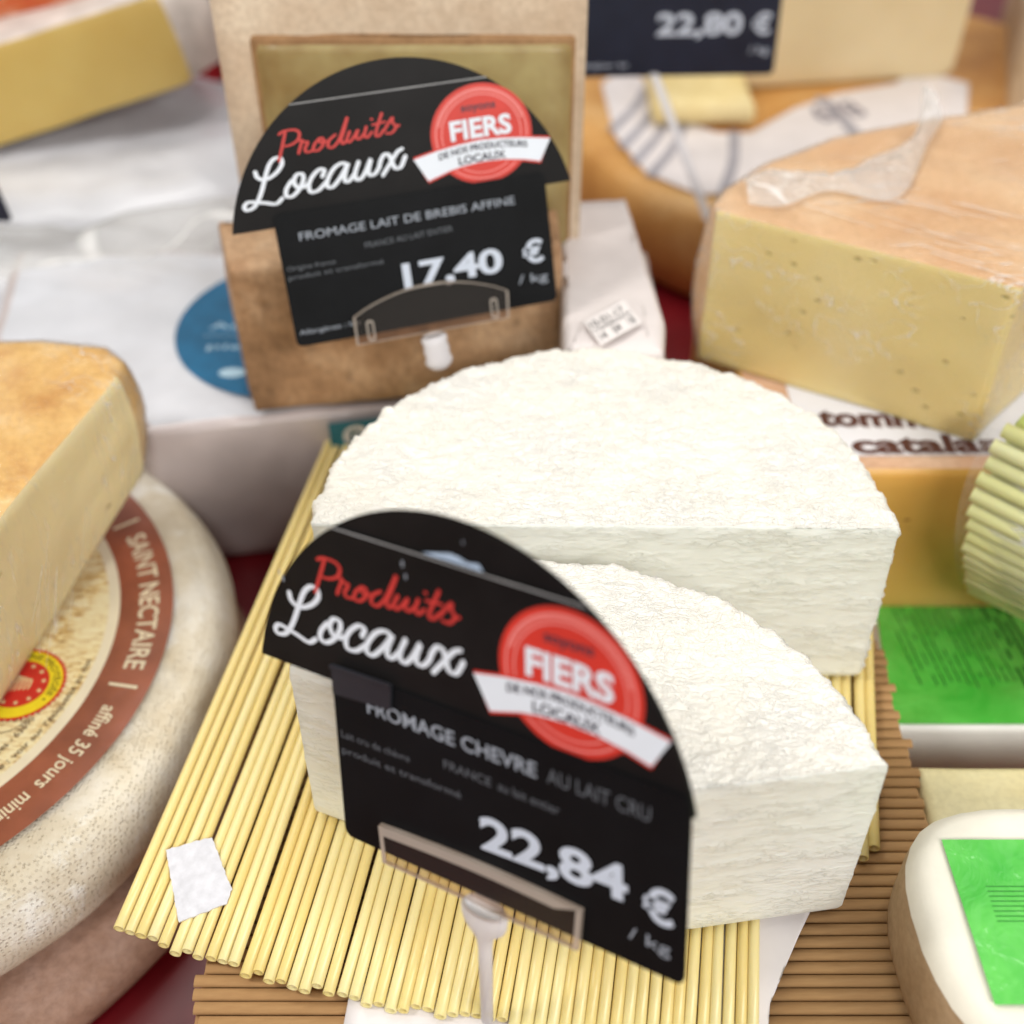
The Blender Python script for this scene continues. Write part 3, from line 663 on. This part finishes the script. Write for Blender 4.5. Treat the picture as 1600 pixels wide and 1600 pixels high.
# ------------------------------------------------------------------ wedge in film on top of the wheel
def cheese(name, label, pts, cutsegs, zb, zt, m_rind, m_cut, step=.003, bulge=.004, round_=.008, seed=1., cw=.15, film=None, filmname='plastic_wrap', tiltv=None, dens=None, capn=18, amp=.0007, cutwarp=0., group=None, topmat=None, warp=None):
    P, seg = resample(pts, step)
    iscut = np.isin(seg, cutsegs); wt = corner_wt(P, iscut, cw)
    H = zt - zb; prof = [(round_ * .7, zb), (round_ * .25, zb + round_ * .3), (0, zb + round_ * .8)]
    k = max(4, int((H - 2 * round_) / step))
    for i_ in range(1, k): prof.append((-bulge * math.sin(math.pi * i_ / k), zb + round_ * .8 + (H - round_ * 1.6) * i_ / k))
    prof += [(0, zt - round_ * .8), (round_ * .18, zt - round_ * .4), (round_ * .5, zt - round_ * .13), (round_, zt)]
    V, F, ft, fs = loft(P, prof, wt, capn=capn)
    N = vnormals(V, F); d = nz(V, (30, 30, 30), seed) * amp
    V0 = V + N * d[:, None]
    c = P.mean(0); base = np.array((c[0], c[1], zb))
    if tiltv: V0 = tilt(V0, base, *tiltv)
    if warp: V0 = warp(V0)
    root = thing(name, label, 'cheese', tuple(base), group)
    mc = iscut[fs] & (ft == 's'); mt = (ft == 't') if topmat else np.zeros(len(F), bool)
    v_, f_ = split(V0, F, ~mc & ~mt); mk('rind', v_, f_, m_rind, root)
    if mc.any(): v_, f_ = split(V0, F, mc); mk('cut_face', v_, f_, m_cut, root)
    if topmat: v_, f_ = split(V0, F, mt); mk('top_rind', v_, f_, topmat, root)
    if film:
        Nn = vnormals(V0, F); dd = .0006 + np.abs(nz(V, (35, 35, 35), seed + 3)) * .0009 + np.abs(nz(V, (130, 130, 130), seed + 6)) * .0003
        v_, f_ = split(V0 + Nn * dd[:, None], F, (ft != 'b')); mk(filmname, v_, f_, film, root, True, 'clear plastic wrap')
    return root
lr = rind('orange_rind', [(.3, (.56, .27, .07)), (.5, (.74, .45, .15)), (.68, (.84, .62, .33))], 30, .4, .0005, 0)
lc = paste('ivory_paste', (.90, .74, .42), (.93, .80, .50), dens=.10, vs=42)
pts = [(-.215, .13), (-.178, .31), (-.161, .398), (-.163, .412), (-.172, .421), (-.20, .426), (-.24, .425), (-.30, .41), (-.36, .36), (-.38, .2)]
def warp_left(V):
    V = V.copy(); u = np.clip((V[:, 1] - .315) / .085, 0, 1); u = u * u * (3 - 2 * u); H = .0765; q = np.clip((V[:, 2] - .0035) / H, 0, 1)
    V[:, 2] = V[:, 2] + .026 * u * (1 - q); V[:, 0] = V[:, 0] - .012 * (1 - q) * (1 - u) + .004 * u; return V
f1 = film_mat('film_left', .7, (9, 12, 1.6), (R(-38), 0, R(10)), .06, .015)
cheese('cheese_wedge', 'orange rind cheese wedge in plastic wrap lying on the pale wheel at left', pts, [0, 1], .0035, .080, lr, lc, .0026, .003, .007, 2.2, film=f1, warp=warp_left)

lw_ = [o for o in bpy.data.objects if o.name.startswith('cheese_wedge')][0]
ff0 = film_mat('crease_glint', 1.2, (1, 1, 1), (0, 0, 0), .12, .40)  # pale ribbons paint bright glints along the creases of the wrap
fp = Plane((-.1752, .31, 0), (.017 / .0916, .09 / .0916, 0), (.10, 0, 1), None); fp.N = np.array((.98, -.18, 0)); rs = random.Random(11); g = Words()
for k in range(20):
    x0 = rs.uniform(-22, 78); z0 = rs.uniform(16, 52); L = rs.uniform(7, 26); a = R(rs.uniform(48, 78)); z1 = min(z0 + L * math.sin(a), 70)
    b = Bag(); stroke(b, fp, [(x0, z0), (x0 + (L * math.cos(a)) * .5 + rs.uniform(-.6, .6), (z0 + z1) / 2), (x0 + L * math.cos(a), z1)], rs.uniform(.25, .6), 1.6 + .01 * k)
    g.add(np.concatenate(b.v), b.f)
g.build('crease_glint', ff0, lw_)
# ------------------------------------------------------------------ white packages and the brown cheese on it
wp = plain('white_pack', (.62, .63, .67), .3, .5, .05, 25, .0012, coat=.3)
mp = plain('mauve_pack', (.53, .46, .45), .28, .5, .06, 25, .0012, coat=.3)
pk = thing('cheese_pack', 'white wrapped cheese block with a round blue label, under the brown cheese', 'cheese pack', (-.09, .52, -.065))
P = [(-.166, .436), (.075, .480), (.075, .60), (-.275, .60), (-.262, .51)]
P, seg = resample(P, .003)
prof = [(.004, -.065), (.0005, -.062)] + [(-.0025 * math.sin(math.pi * k / 12), -.062 + .080 * k / 12) for k in range(1, 12)] + [(0, .018), (.0008, .0198), (.0025, .0206), (.005, .021)]
V, F, ft, fs = loft(P, prof, capn=24); N = vnormals(V, F)
V = V + N * (nz(V, (26, 26, 18), 9.) * .0014 + nz(V, (90, 90, 60), 12.) * .0004)[:, None]
side = (ft == 's')
v_, f_ = split(V, F, side); mk('front_wrap', v_, f_, mp, pk); v_, f_ = split(V, F, ~side); mk('top_wrap', v_, f_, wp, pk)
bp = Plane((-.113, .523, .0222), (1, 0, 0), (0, 1, 0), (0, 0, 1))
lb = slab('round_label', bp, disc_pts((0, 0), 57, 62), 0, .15, plain('label_blue', (.008, .12, .25), .35, var=.12), pk, 'round blue label')
g = Bag(); put_text(g, bp, 'Au bon', (-40, -4), (4, -4), 6, .2, .0); put_text(g, bp, 'pierre', (-38, -22), (0, -22), 5, .2); stroke(g, bp, [(-42, -10), (0, -9)], .5, .2); ring_mesh(g, bp, (-22, -42), 0.1, 6.5, .2, 32, .6)
g.build('label_lettering', plain('label_pale_blue', (.42, .60, .72), .4), lb)
# teal strip with the white initial on the front of the pack
dirp = np.array((.985, .18, 0)); dirp /= np.linalg.norm(dirp)
tp = Plane((-.0855, .4478, -.006), dirp, (0, 0, 1))
tl = slab('teal_label', tp, [(0, 0), (60, 0), (60, 25.2), (0, 25.2)], 2.6, 2.9, plain('label_teal', (.02, .17, .25), .35), pk, 'teal label with white roundel')
g = Bag(); ring_mesh(g, tp, (12.2, 16.6), .1, 6.0, 3.0, 40); g.build('roundel', M['sticker'], tl)
g = Bag(); put_text(g, tp, 'D', (9.6, 13.4), (15.0, 13.4), 6.6, 3.1, .05); stroke(g, tp, [(8.4, 18.8), (10.2, 17.4), (9.8, 15.2), (8.4, 14.4)], .8, 3.12); put_text(g, tp, '+', (11.2, 20.2), (13.2, 20.2), 1.4, 3.1, .02)
g.build('initial', plain('teal_dark', (.01, .11, .17), .4), tl)

br = rind('brown_rind', [(.28, (.18, .10, .05)), (.44, (.40, .23, .12)), (.56, (.56, .36, .21)), (.72, (.66, .49, .34))], 20, .7, .0009, 70, (1, 1, .75))
pc_ = paste('aged_paste', (.26, .17, .06), (.44, .36, .16), dens=.05, vs=30, cs=34)
cheese('brown_cheese', 'tall cheese block with mottled brown rind behind the 17,40 € sign', [(-.1185, .4475), (.0215, .469), (.0205, .50), (-.131, .4885)], [], .0225, .100, br, br, .0022, .001, .004, 5.5, amp=.0010, capn=10)
tan = rind('tan_rind', [(.3, (.50, .36, .24)), (.5, (.64, .50, .36)), (.7, (.74, .62, .47))], 24, .65, .0005)
r2 = thing('framed_cheese', 'big cut cheese with yellow paste framed by pale tan rind, upper left of centre', 'cheese', (-.05, .545, .0225))
V, F, ft, fs = boxv(-.1225, .031, .508, .59, .0225, .215, .009); V = V + vnormals(V, F) * (nz(V, (25, 25, 25), 2.) * .0015)[:, None]; mk('rind', V, F, tan, r2)
V, F, ft, fs = boxv(-.1065, .025, .5042, .53, .03, .172, .004); mk('cut_face', V, F, pc_, r2)
V, F, ft, fs = boxv(-.1085, .0265, .5058, .53, .028, .1745, .0020); V = V + vnormals(V, F) * (nz(V, (60, 60, 60), 3.) * .0007)[:, None]; mk('rind_line', V, F, rind('rind_line', [(.3, (.24, .12, .05)), (.6, (.38, .22, .10))], 30), r2)

# white packet wedge with the date sticker
pkt = thing('cheese_packet', 'narrow white packet with a date sticker, between brown and big yellow cheese', 'cheese packet', (.04, .48, .0225))
P = resample([(.0215, .4125), (.0625, .4150), (.0655, .438), (.0565, .548), (.0225, .545)], .003)[0]
V, F, ft, fs = loft(P, [(.002, .023), (0, .03), (0, .075), (.0008, .0788), (.003, .080)], capn=10); V = V + vnormals(V, F) * (nz(V, (40, 40, 40), 3.) * .0006)[:, None]
mk('wrapper', V, F, plain('packet_white', (.70, .64, .62), .4, var=.03, bd=.0005), pkt)
st = Plane((.0365, .4155, .0826), (.74, .69, 0), (-.50, 1.35, 0), (0, 0, 1))
stk = slab('date_sticker', st, [(0, 0), (24.5, 0), (24.5, 13), (0, 13)], .0, .12, plain('sticker_grey', (.78, .73, .71), .5, var=.01), pkt, 'printed date sticker')
g = Words(); put_text(g, st, '10-01-17', (1.2, 8.2), (21, 8.2), 3.4, .16, .012); put_text(g, st, '14   04   18', (2, 1.4), (22.5, 1.4), 3.8, .16, .012); put_text(g, st, 'A CONSOMMER JUSQU’AU', (1, 5.9), (23, 5.9), 1.1, .16, .02); g.add(st([(.8, 7.2), (23, 7.2), (23, 7.45), (.8, 7.45)], .16), [[0, 1, 2, 3]])
g.build('sticker_lettering', plain('ink', (.02, .018, .02), .5), stk)
# crumpled end of its film
P = []; F = []
nx_, ny_ = 26, 30
for j in range(ny_):
    for i_ in range(nx_):
        u, w_ = i_ / (nx_ - 1), j / (ny_ - 1); x_ = .056 + .030 * u * (1 - .45 * w_); y_ = .425 + .085 * w_
        P.append((x_, y_, .080 - .075 * u ** 1.2 + .006 * noise.fractal(Vector((x_ * 90, y_ * 60, 2)), 1, 2, 3)))
for j in range(ny_ - 1):
    for i_ in range(nx_ - 1): a = j * nx_ + i_; F.append([a, a + 1, a + nx_ + 1, a + nx_])
mk('film_end', P, F, film_mat('film_end', 1.4, (1, 3, 1), (0, 0, .4), .06, .16), pkt, True, 'crumpled clear film end')

# ------------------------------------------------------------------ right side stack
gp = thing('green_pack', 'cheese pack with a glossy green label above a white edge, right of the goat cheese', 'cheese pack', (.21, .355, -.065))
P = resample([(.153, .308), (.27, .308), (.29, .44), (.172, .44)], .004)[0]
V, F, ft, fs = loft(P, [(.002, -.065), (0, -.062), (0, -.048), (0, -.034), (.001, -.0308), (.003, -.030)], capn=8)
V[:, 2] -= np.where(V[:, 2] > -.05, (V[:, 1] - .308) * .15, 0); mk('white_edge', V, F, plain('pack_white', (.82, .81, .78), .4, var=.02), gp)
gs = -.15; gpl = Plane((.1545, .3095, -.0298), (1, 0, 0), (.02, 1, gs), None)
def green():
    t = NT('label_green'); a = t.noise(30, 4, .6, .6); c = t.mix(t.ramp(a, [(.35, 0.), (.65, 1.)]), (.05, .42, .04), (.13, .58, .09))
    c = t.mix(t.ramp(t.noise(16, 2), [(.5, 0.), (.62, 1.)]), c, (.03, .30, .03))
    return t.fin(c, .22, t.bump(t.noise(70, 3, .6, .8), .0012), spec=.6, coat=.6)
gl_ = slab('label', gpl, [(0, 0), (110, 0), (128, 125), (18, 125)], .1, .5, green(), gp, 'glossy green label')
g = Bag()
for k in range(26):
    x0 = 16 + k * 3.4; y = 84 + random.uniform(-3, 3) - k * .3; 
    while y > (28 if k < 13 else 20):
        L = random.uniform(3, 9); y -= L + random.uniform(.8, 2)
        if random.random() < .8: stroke(g, gpl, [(x0 + (y - 60) * -.05, y), (x0 + (y + L - 60) * -.05, y + L)], 1.7 if k > 12 else .8, .55 + .003 * (k % 3))
g.build('small_print', plain('green_dark', (.01, .13, .015), .4), gl_)
to = thing('tomme_cheese', 'orange cheese block with white label and brown letters catalane under the big yellow cheese', 'cheese', (.19, .44, -.05))
P = resample([(.105, .386), (.300, .386), (.305, .56), (.10, .56)], .003)[0]
prof = [(.002, -.047), (0, -.044)] + [(0, -.044 + .081 * k / 10) for k in range(1, 10)] + [(0, .0365), (.0006, .0385), (.002, .040)]
V, F, ft, fs = loft(P, prof, capn=14); 
sd = (ft == 's')
op_ = paste('orange_paste', (.68, .36, .08), (.76, .46, .14), (.34, .12, .02), .07, 40)
v_, f_ = split(V, F, sd); mk('cut_face', v_, f_, op_, to)
v_, f_ = split(V, F, ~sd); mk('rind', v_, f_, rind('peach_rind', [(.3, (.55, .30, .18)), (.5, (.66, .42, .28)), (.7, (.76, .55, .40))], 26, .45, .0004), to)
tpl = Plane((.1235, .3955, .0404), (1, 0.012, 0), (0, 1, 0), (0, 0, 1))
tlab = slab('label', tpl, [(0, 0), (140, 0), (140, 120), (0, 120)], .0, .15, M['sticker'], to, 'white paper label')
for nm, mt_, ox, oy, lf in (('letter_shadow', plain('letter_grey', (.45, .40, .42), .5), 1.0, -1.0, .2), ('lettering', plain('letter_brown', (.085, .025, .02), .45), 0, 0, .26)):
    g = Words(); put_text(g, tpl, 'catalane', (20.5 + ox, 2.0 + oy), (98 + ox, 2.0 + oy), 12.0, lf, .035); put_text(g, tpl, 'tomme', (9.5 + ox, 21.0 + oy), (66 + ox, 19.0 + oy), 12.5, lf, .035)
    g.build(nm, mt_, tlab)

bc = rind('salmon_rind', [(.3, (.66, .37, .18)), (.5, (.76, .48, .26)), (.72, (.82, .58, .35))], 16, .4, .0003)
bpst = paste('yellow_paste', (.76, .58, .23), (.82, .66, .31), (.34, .26, .05), .16, 85)
pts = [(.0865, .467), (.196, .4055), (.285, .50), (.26, .58), (.2, .56), (.15, .540), (.116, .515), (.093, .490), (.086, .476)]
f2 = film_mat('film_right', .7, (1.1, 13, 9), (0, R(8), R(-24)), .06, .02)
big = cheese('big_cheese', 'large yellow cheese wedge with salmon top in plastic wrap, upper right', pts, [0, 1], .0408, .1155, bc, bpst, .0028, .004, .004, 6.6, film=f2, capn=30, cw=.1)
# gathered film on top of it
P, F = [], []; nx_, ny_ = 70, 16
for j in range(ny_):
    for i_ in range(nx_):
        u = i_ / (nx_ - 1); w_ = j / (ny_ - 1) - .5
        x_ = .100 + .105 * u; y_ = .480 + .006 * math.sin(u * 7) + .10 * u ** 3.0 * .9 + w_ * (.020 + .014 * u + .012 * math.sin(u * 13)); 
        P.append((x_, y_, .1175 + .007 * (1 - 4 * w_ * w_) * (.4 + abs(noise.fractal(Vector((x_ * 60, y_ * 120, 1)), 1, 2, 3)))))
for j in range(ny_ - 1):
    for i_ in range(nx_ - 1): a = j * nx_ + i_; F.append([a, a + 1, a + nx_ + 1, a + nx_])
mk('gathered_film', P, F, film_mat('film_fold', 1.2, (1, 3, 1), (0, 0, .3), .1, .30), big, True, 'gathered fold of clear film')

ff = film_mat('crease_glint', 1.2, (1, 1, 1), (0, 0, 0), .12, .42)  # whitish ribbons stand for light caught on folds of the top film
fp = Plane((0, 0, .1172), (1, 0, 0), (0, 1, 0), (0, 0, 1)); rs = random.Random(5); g = Words()
for k in range(20):
    t0 = rs.uniform(.25, .8); o_ = rs.uniform(3, 52); L = rs.uniform(12, 46); x0 = 86 + 110 * t0 + o_ * .35; y0 = 470 - 62 * t0 + o_; a = R(-29 + rs.uniform(-9, 7))
    b = Bag(); stroke(b, fp, [(x0 + L * u * math.cos(a), y0 + L * u * math.sin(a) + rs.uniform(-.5, .5)) for u in (0, .35, .7, 1)], rs.uniform(.3, .8), .1 + .01 * k)
    g.add(np.concatenate(b.v), b.f)
g.build('crease_glint', ff, big)
# straw roll at the right edge
sr = thing('straw_roll', 'pale straw mat rolled in clear film at the right edge', 'mat', (.24, .34, -.03))
M['straw_pale'] = straw_mat('straw_pale', (.66, .66, .30), (.76, .76, .45))
v, f = unit_tube(.0031, .13, 14, 2, 0, .0)
sp_ = bpy.data.meshes.new('pale_straw'); sp_.from_pydata(v, [], f); sp_.materials.append(M['straw_pale']); sp_.polygons.foreach_set('use_smooth', [True] * len(f))
ends = [(.1885, .368, .0760), (.1860, .366, .0700), (.1842, .364, .0636), (.1826, .362, .0572), (.1815, .360, .0508), (.1810, .358, .0444), (.1812, .357, .0384), (.1818, .356, .0326), (.1828, .356, .0270), (.1842, .356, .0216), (.1860, .357, .0164), (.1880, .358, .0112), (.1900, .359, .0060), (.1925, .361, .001), (.195, .363, -.004)]
for k, e in enumerate(ends):
    o = link('straw', sp_, sr); o.location = (e[0] - .24 + random.uniform(-.0006, .0006), e[1] - .34, e[2] + .03); o.rotation_euler = (0, R(1.5 + k * .9), R(-42 + k * 1.2)); 
body = np.array([(e[0] + .004, e[1] + .002, e[2]) for e in ends]); dv = np.array((.75, -.66, -.05))
perp = np.array((.66, .75, 0)) * .004
Vb = np.concatenate([body + perp, body + perp + dv * .12, body + perp * 4, body + perp * 4 + dv * .12]); nb = len(body)
Fb = [[i_, i_ + 1, nb + i_ + 1, nb + i_] for i_ in range(nb - 1)] + [[2 * nb + i_, 3 * nb + i_, 3 * nb + i_ + 1, 2 * nb + i_ + 1] for i_ in range(nb - 1)] + [[i_, 2 * nb + i_, 2 * nb + i_ + 1, i_ + 1] for i_ in range(nb - 1)]
mk('backing', Vb, Fb, plain('roll_backing', (.55, .60, .18), .5), sr)
Vf = np.concatenate([body - perp * 1.3 - dv * .006, body - perp * 1.3 + dv * .12]); mk('plastic_wrap', Vf, [[i_, i_ + 1, nb + i_ + 1, nb + i_] for i_ in range(nb - 1)], film_mat('film_roll', .8, (1, 1, 6), (0, 0, .4), .1, .06), sr, True, 'clear plastic wrap')

# lower right corner
cb = rind('cream_soft', [(.3, (.76, .66, .36)), (.6, (.84, .78, .50))], 18, .5, .0002)
V, F, ft, fs = boxv(.147, .30, .205, .268, -.065, .000, .004); tagp(mk('butter_block', V, F, cb), 'pale butter yellow cheese block behind the lower right green label', 'cheese')
lowr = thing('soft_cheese', 'white bloomy cheese with a green label in the lower right corner', 'cheese', (.19, .18, .0005))
P = smooth_poly([(.1205, .140), (.19, .140), (.26, .140), (.26, .224), (.19, .226), (.1165, .226)], 3); P = resample(P, .0025)[0]
V, F, ft, fs = loft(P, [(.004, .0012), (.001, .004), (0, .010), (0, .028), (.0006, .033), (.003, .038), (.007, .040)], capn=10); V = V + vnormals(V, F) * (nz(V, (40, 40, 40), 3.) * .0008)[:, None]
cz = V[F].mean(1)[:, 2]
v_, f_ = split(V, F, cz < .0315); mk('side', v_, f_, rind('tan_side', [(.3, (.40, .26, .14)), (.6, (.55, .40, .25))], 22, .7, .0004), lowr)
v_, f_ = split(V, F, cz >= .0315); mk('bloomy_top', v_, f_, plain('bloom', (.78, .74, .63), .8, var=.03, bd=.0004), lowr)
lpl = Plane((.1325, .1575, .0412), (1, 0, 0), (0, 1, 0), (0, 0, 1))
lg = slab('label', lpl, [(0, 0), (90, 0), (90, 52), (-1, 52)], .0, .3, green(), lowr, 'green label')
g = Bag()
for k in range(8): stroke(g, lpl, [(8, 36 - k * 1.6), (60, 36 - k * 1.6)], .5, .35)
g.build('small_print', plain('green_mid', (.02, .22, .02), .4), lg)
V, F, ft, fs = boxv(.122, .26, .08, .139, .0005, .030, .003); tagp(mk('cream_cheese', V, F, cb), 'pale cream cheese edge at the very bottom right corner', 'cheese')

# papers and sticker on the board and mat
def sheet(name, label, cat, poly, z, mat, dz=.0008):
    P = resample(poly, .004)[0]; V, F, ft, fs = loft(P, [(0, z), (0, z + .0003)], capn=6); V = V[:]
    V[:, 2] += [dz * noise.noise(Vector((a * 50, b * 50, 4.))) + dz for a, b, c in V]; return tagp(mk(name, V, F, mat), label, cat)
sheet('waxed_paper', 'mauve white waxed paper sticking out right of the yellow mat', 'paper', [(.060, .140), (.074, .150), (.0785, .1755), (.092, .199), (.100, .212), (.085, .225), (.055, .20)], .0015, M['paper'])
sheet('waxed_paper', 'strip of waxed paper under the bottom edge of the yellow mat', 'paper', [(-.052, .160), (.01, .145), (.012, .172), (-.050, .184)], .0012, M['paper'])
stp = Plane((0, 0, 0), (1, 0, 0), (0, 1, .02), (0, 0, 1))
st_ = slab('paper_sticker', stp, np.array([tuple(q + np.array((random.uniform(-.0003, .0003), random.uniform(-.0003, .0003)))) for q in resample([(-.1165, .2278), (-.1018, .2325), (-.0918, .2135), (-.0925, .2082), (-.1068, .2015)], .0012)[0]]) * 1000, 2.2, 2.7, plain('tag_paper', (.62, .62, .66), .6, var=.06, scale=300), None); tagp(st_, 'blank white sticker lying on the yellow straws at lower left', 'sticker')

# ------------------------------------------------------------------ farther cheeses
ow = thing('orange_cheese', 'orange cheese wheel with a white ring label, behind the big yellow cheese', 'cheese', (.25, .85, -.065))
P = disc_pts((.25, .85), .218, .218, 200)
V, F, ft, fs = loft(P, [(.010, -.065), (.003, -.058), (-.001, -.04), (-.001, -.02), (.002, -.008), (.006, -.002), (.012, 0)], capn=20); V = V + vnormals(V, F) * (nz(V, (15, 15, 15), 3.) * .001)[:, None]
mk('rind', V, F, rind('wheel_orange', [(.3, (.50, .22, .05)), (.5, (.66, .34, .10)), (.7, (.78, .50, .22))], 12, .45, .0004), ow)
wpl = Plane((0, 0, .0018), (1, 0, 0), (0, 1, 0), (0, 0, 1))
out_ = np.array([(65.7, 873), (69.7, 787), (86.9, 731), (116.5, 702), (149, 704), (198, 752), (260, 782), (315, 807), (335, 873)], float); in_ = np.array([(90, 910), (100, 862), (118, 810), (140, 790), (163, 790), (200, 830), (235, 855), (282, 873), (300, 900)], float)
g = Bag(); g.add(wpl(np.vstack([out_, in_]), .3), [[i_, i_ + 1, 10 + i_, 9 + i_] for i_ in range(8)]); lab = g.build('ring_label', plain('ring_paper', (.80, .74, .73), .5, var=.03), ow, False, 'white paper ring label')
sgm = plain('stripe_grey', (.40, .38, .42), .5)
for u in (.9, 1.3, 1.7, 2.1, 3.5, 5.6):
    i_ = int(u); q = u - i_; a = out_[i_] * (1 - q) + out_[i_ + 1] * q; b = in_[i_] * (1 - q) + in_[i_ + 1] * q
    g = Bag(); stroke(g, wpl, [a, (a + b) / 2 + (3, 0), b], 7 if u < 5 else 9, .5); g.build('label_stripe', sgm, lab)
g = Bag(); put_text(g, wpl, '678', (215, 806), (250, 818), 26, .6, .02); g.build('label_lettering', plain('ring_ink', (.22, .20, .25), .5), lab)
yb_ = rind('yellow_soft', [(.3, (.74, .56, .22)), (.6, (.84, .70, .38))], 14, .45, .0002)
V, F, ft, fs = boxv(.095, .165, .795, .86, .003, .022, .006); tagp(mk('yellow_cheese', V, F, yb_), 'small pale yellow cheese piece on the orange wheel under the navy sign', 'cheese')
cheese('tan_block', 'pale tan cheese block right of the navy price sign at the top', [(.150, .862), (.325, .885), (.33, 1.0), (.15, 1.0)], [0], .0025, .16, tan, paste('tan_paste', (.62, .50, .29), (.70, .58, .36), dens=.03), .008, .002, .008, 7.7, capn=6)
cheese('mottled_cheese', 'mottled tan cheese in the top right corner beside the red gap', [(.345, .80), (.55, .72), (.60, 1.0), (.42, 1.05)], [], -.065, .05, rind('mottled', [(.3, (.42, .30, .18)), (.5, (.62, .48, .33)), (.7, (.74, .64, .50))], 30, .6, .0006), tan, .008, .004, .02, 8.8, capn=8)

# navy price card
ns = thing('price_card', 'navy price card 22,80 € at the top centre of the picture', 'price sign', (.095, .715, .002))
npl = Plane((.0360, .70, .0775), (1.115, .02, .01), (0, .12, 1.1))
nc = slab('card', npl, round_rect(0, 0, 105, 74, 3), 0, .6, plain('navy', (.012, .016, .032), .35, .4, .1), ns)
g = Words(); put_text(g, npl, '22,80', (42, 21), (86, 21), 11, .7, .03); put_text(g, npl, '€', (91, 21), (101, 21), 10, .7, .03); put_text(g, npl, '/ kg', (91, 11), (101, 11), 4, .7); put_text(g, npl, 'Allergènes : lait', (2, 5), (28, 5), 2.4, .7)
g.build('lettering', M['price'], nc)
V, F = unit_tube(.0028, 1, 10, 1); V = [(.083 + .037 * x_ + y_, .698 - .027 * x_ + z_, .080 - .079 * x_) for x_, y_, z_ in V]; mk('stem', V, F, M['peg'], ns)
# dark card at the left edge
dc = thing('dark_card', 'dark card edge at the far left margin of the picture', 'price sign', (-.30, .56, -.02))
dpl = Plane((-.345, .585, .052), (1, -.12, 0), (-.18, .1, 1)); slab('card', dpl, round_rect(-40, 0, 84, 75, 3), 0, .6, plain('navy_dark', (.012, .014, .028), .4), dc)
V, F = unit_tube(.002, .09, 10, 1); V = [(-.33 + y_, .592 + z_, -.04 + x_) for x_, y_, z_ in V]; mk('stem', V, F, M['peg'], dc)

# white wrapped lump and the yellow cheese on it
wr = plain('white_wrap', (.66, .66, .69), .32, .5, .05, 20, .0015, coat=.2)
P = resample(smooth_poly([(-.42, .60), (-.18, .615), (-.125, .70), (-.15, .86), (-.45, .86)], 3), .006)[0]
V, F, ft, fs = loft(P, [(.012, -.065), (.002, -.05), (-.004, -.03), (0, -.005), (.008, .012), (.022, .024), (.045, .030)], capn=14); V = V + vnormals(V, F) * (nz(V, (16, 16, 16), 3.) * .004 + nz(V, (50, 50, 50), 6.) * .0012)[:, None]
tagp(mk('wrapped_cheese', V, F, wr), 'rounded white wrapped cheese under the golden wedge at upper left', 'cheese')
gy = paste('golden_paste', (.55, .36, .09), (.62, .45, .14), dens=.03)
cheese('golden_wedge', 'golden yellow cut cheese with white rind on the white wrapped cheese', [(-.43, .665), (-.190, .725), (-.172, .75), (-.195, .82), (-.46, .80)], [0], .034, .088, plain('white_rind', (.70, .62, .56), .7, var=.12, bd=.001), gy, .005, .003, .010, 9.9, tiltv=(0, R(-13), 0), capn=8)
rd = rind('red_print', [(.35, (.55, .03, .02)), (.5, (.60, .16, .05)), (.62, (.80, .55, .40))], 18, .4, .0001)
V, F, ft, fs = boxv(-.46, -.247, .755, .82, .092, .135, .003); V = tilt(V, np.array((-.28, .76, .092)), 0, R(-14), 0); tagp(mk('red_label_pack', V, F, rd), 'pack with a red and orange printed label in the top left corner', 'cheese pack')
# crumpled clear film between the packs
P, F = [], []; nx_, ny_ = 60, 40
for j in range(ny_):
    for i_ in range(nx_):
        u, w_ = i_ / (nx_ - 1), j / (ny_ - 1); x_ = -.36 + .215 * u; y_ = .545 + .05 * u + .075 * w_
        P.append((x_, y_, .026 - .02 * (2 * w_ - 1) ** 4 + .008 * noise.fractal(Vector((x_ * 22, y_ * 30, 2)), 1, 2, 2)))
for j in range(ny_ - 1):
    for i_ in range(nx_ - 1): a = j * nx_ + i_; F.append([a, a + 1, a + nx_ + 1, a + nx_])
tagp(mk('crumpled_film', P, F, film_mat('film_crumple', 1., (1, 1, 1), (0, 0, 0), .22, .35)), 'crumpled translucent film between the two white wrapped cheeses', 'film')
V, F, ft, fs = boxv(-.45, -.262, .50, .60, -.065, .018, .012); tagp(mk('wrapped_block', V, F, wr), 'grey white wrapped block at the left edge above the orange wedge', 'cheese pack')
V, F, ft, fs = boxv(-.210, -.198, .865, .93, -.065, .15, .003); tagp(mk('gap_filler', V, F, M['clip']), 'narrow black divider for the dark gap left of the framed cheese at the top', 'filler')  # black box put in for what is only a dark gap
V, F, ft, fs = boxv(-.232, -.190, .865, .95, -.065, .115, .004); tagp(mk('red_box', V, F, M['red_pack']), 'bright red box behind the golden wedge at the top', 'box')
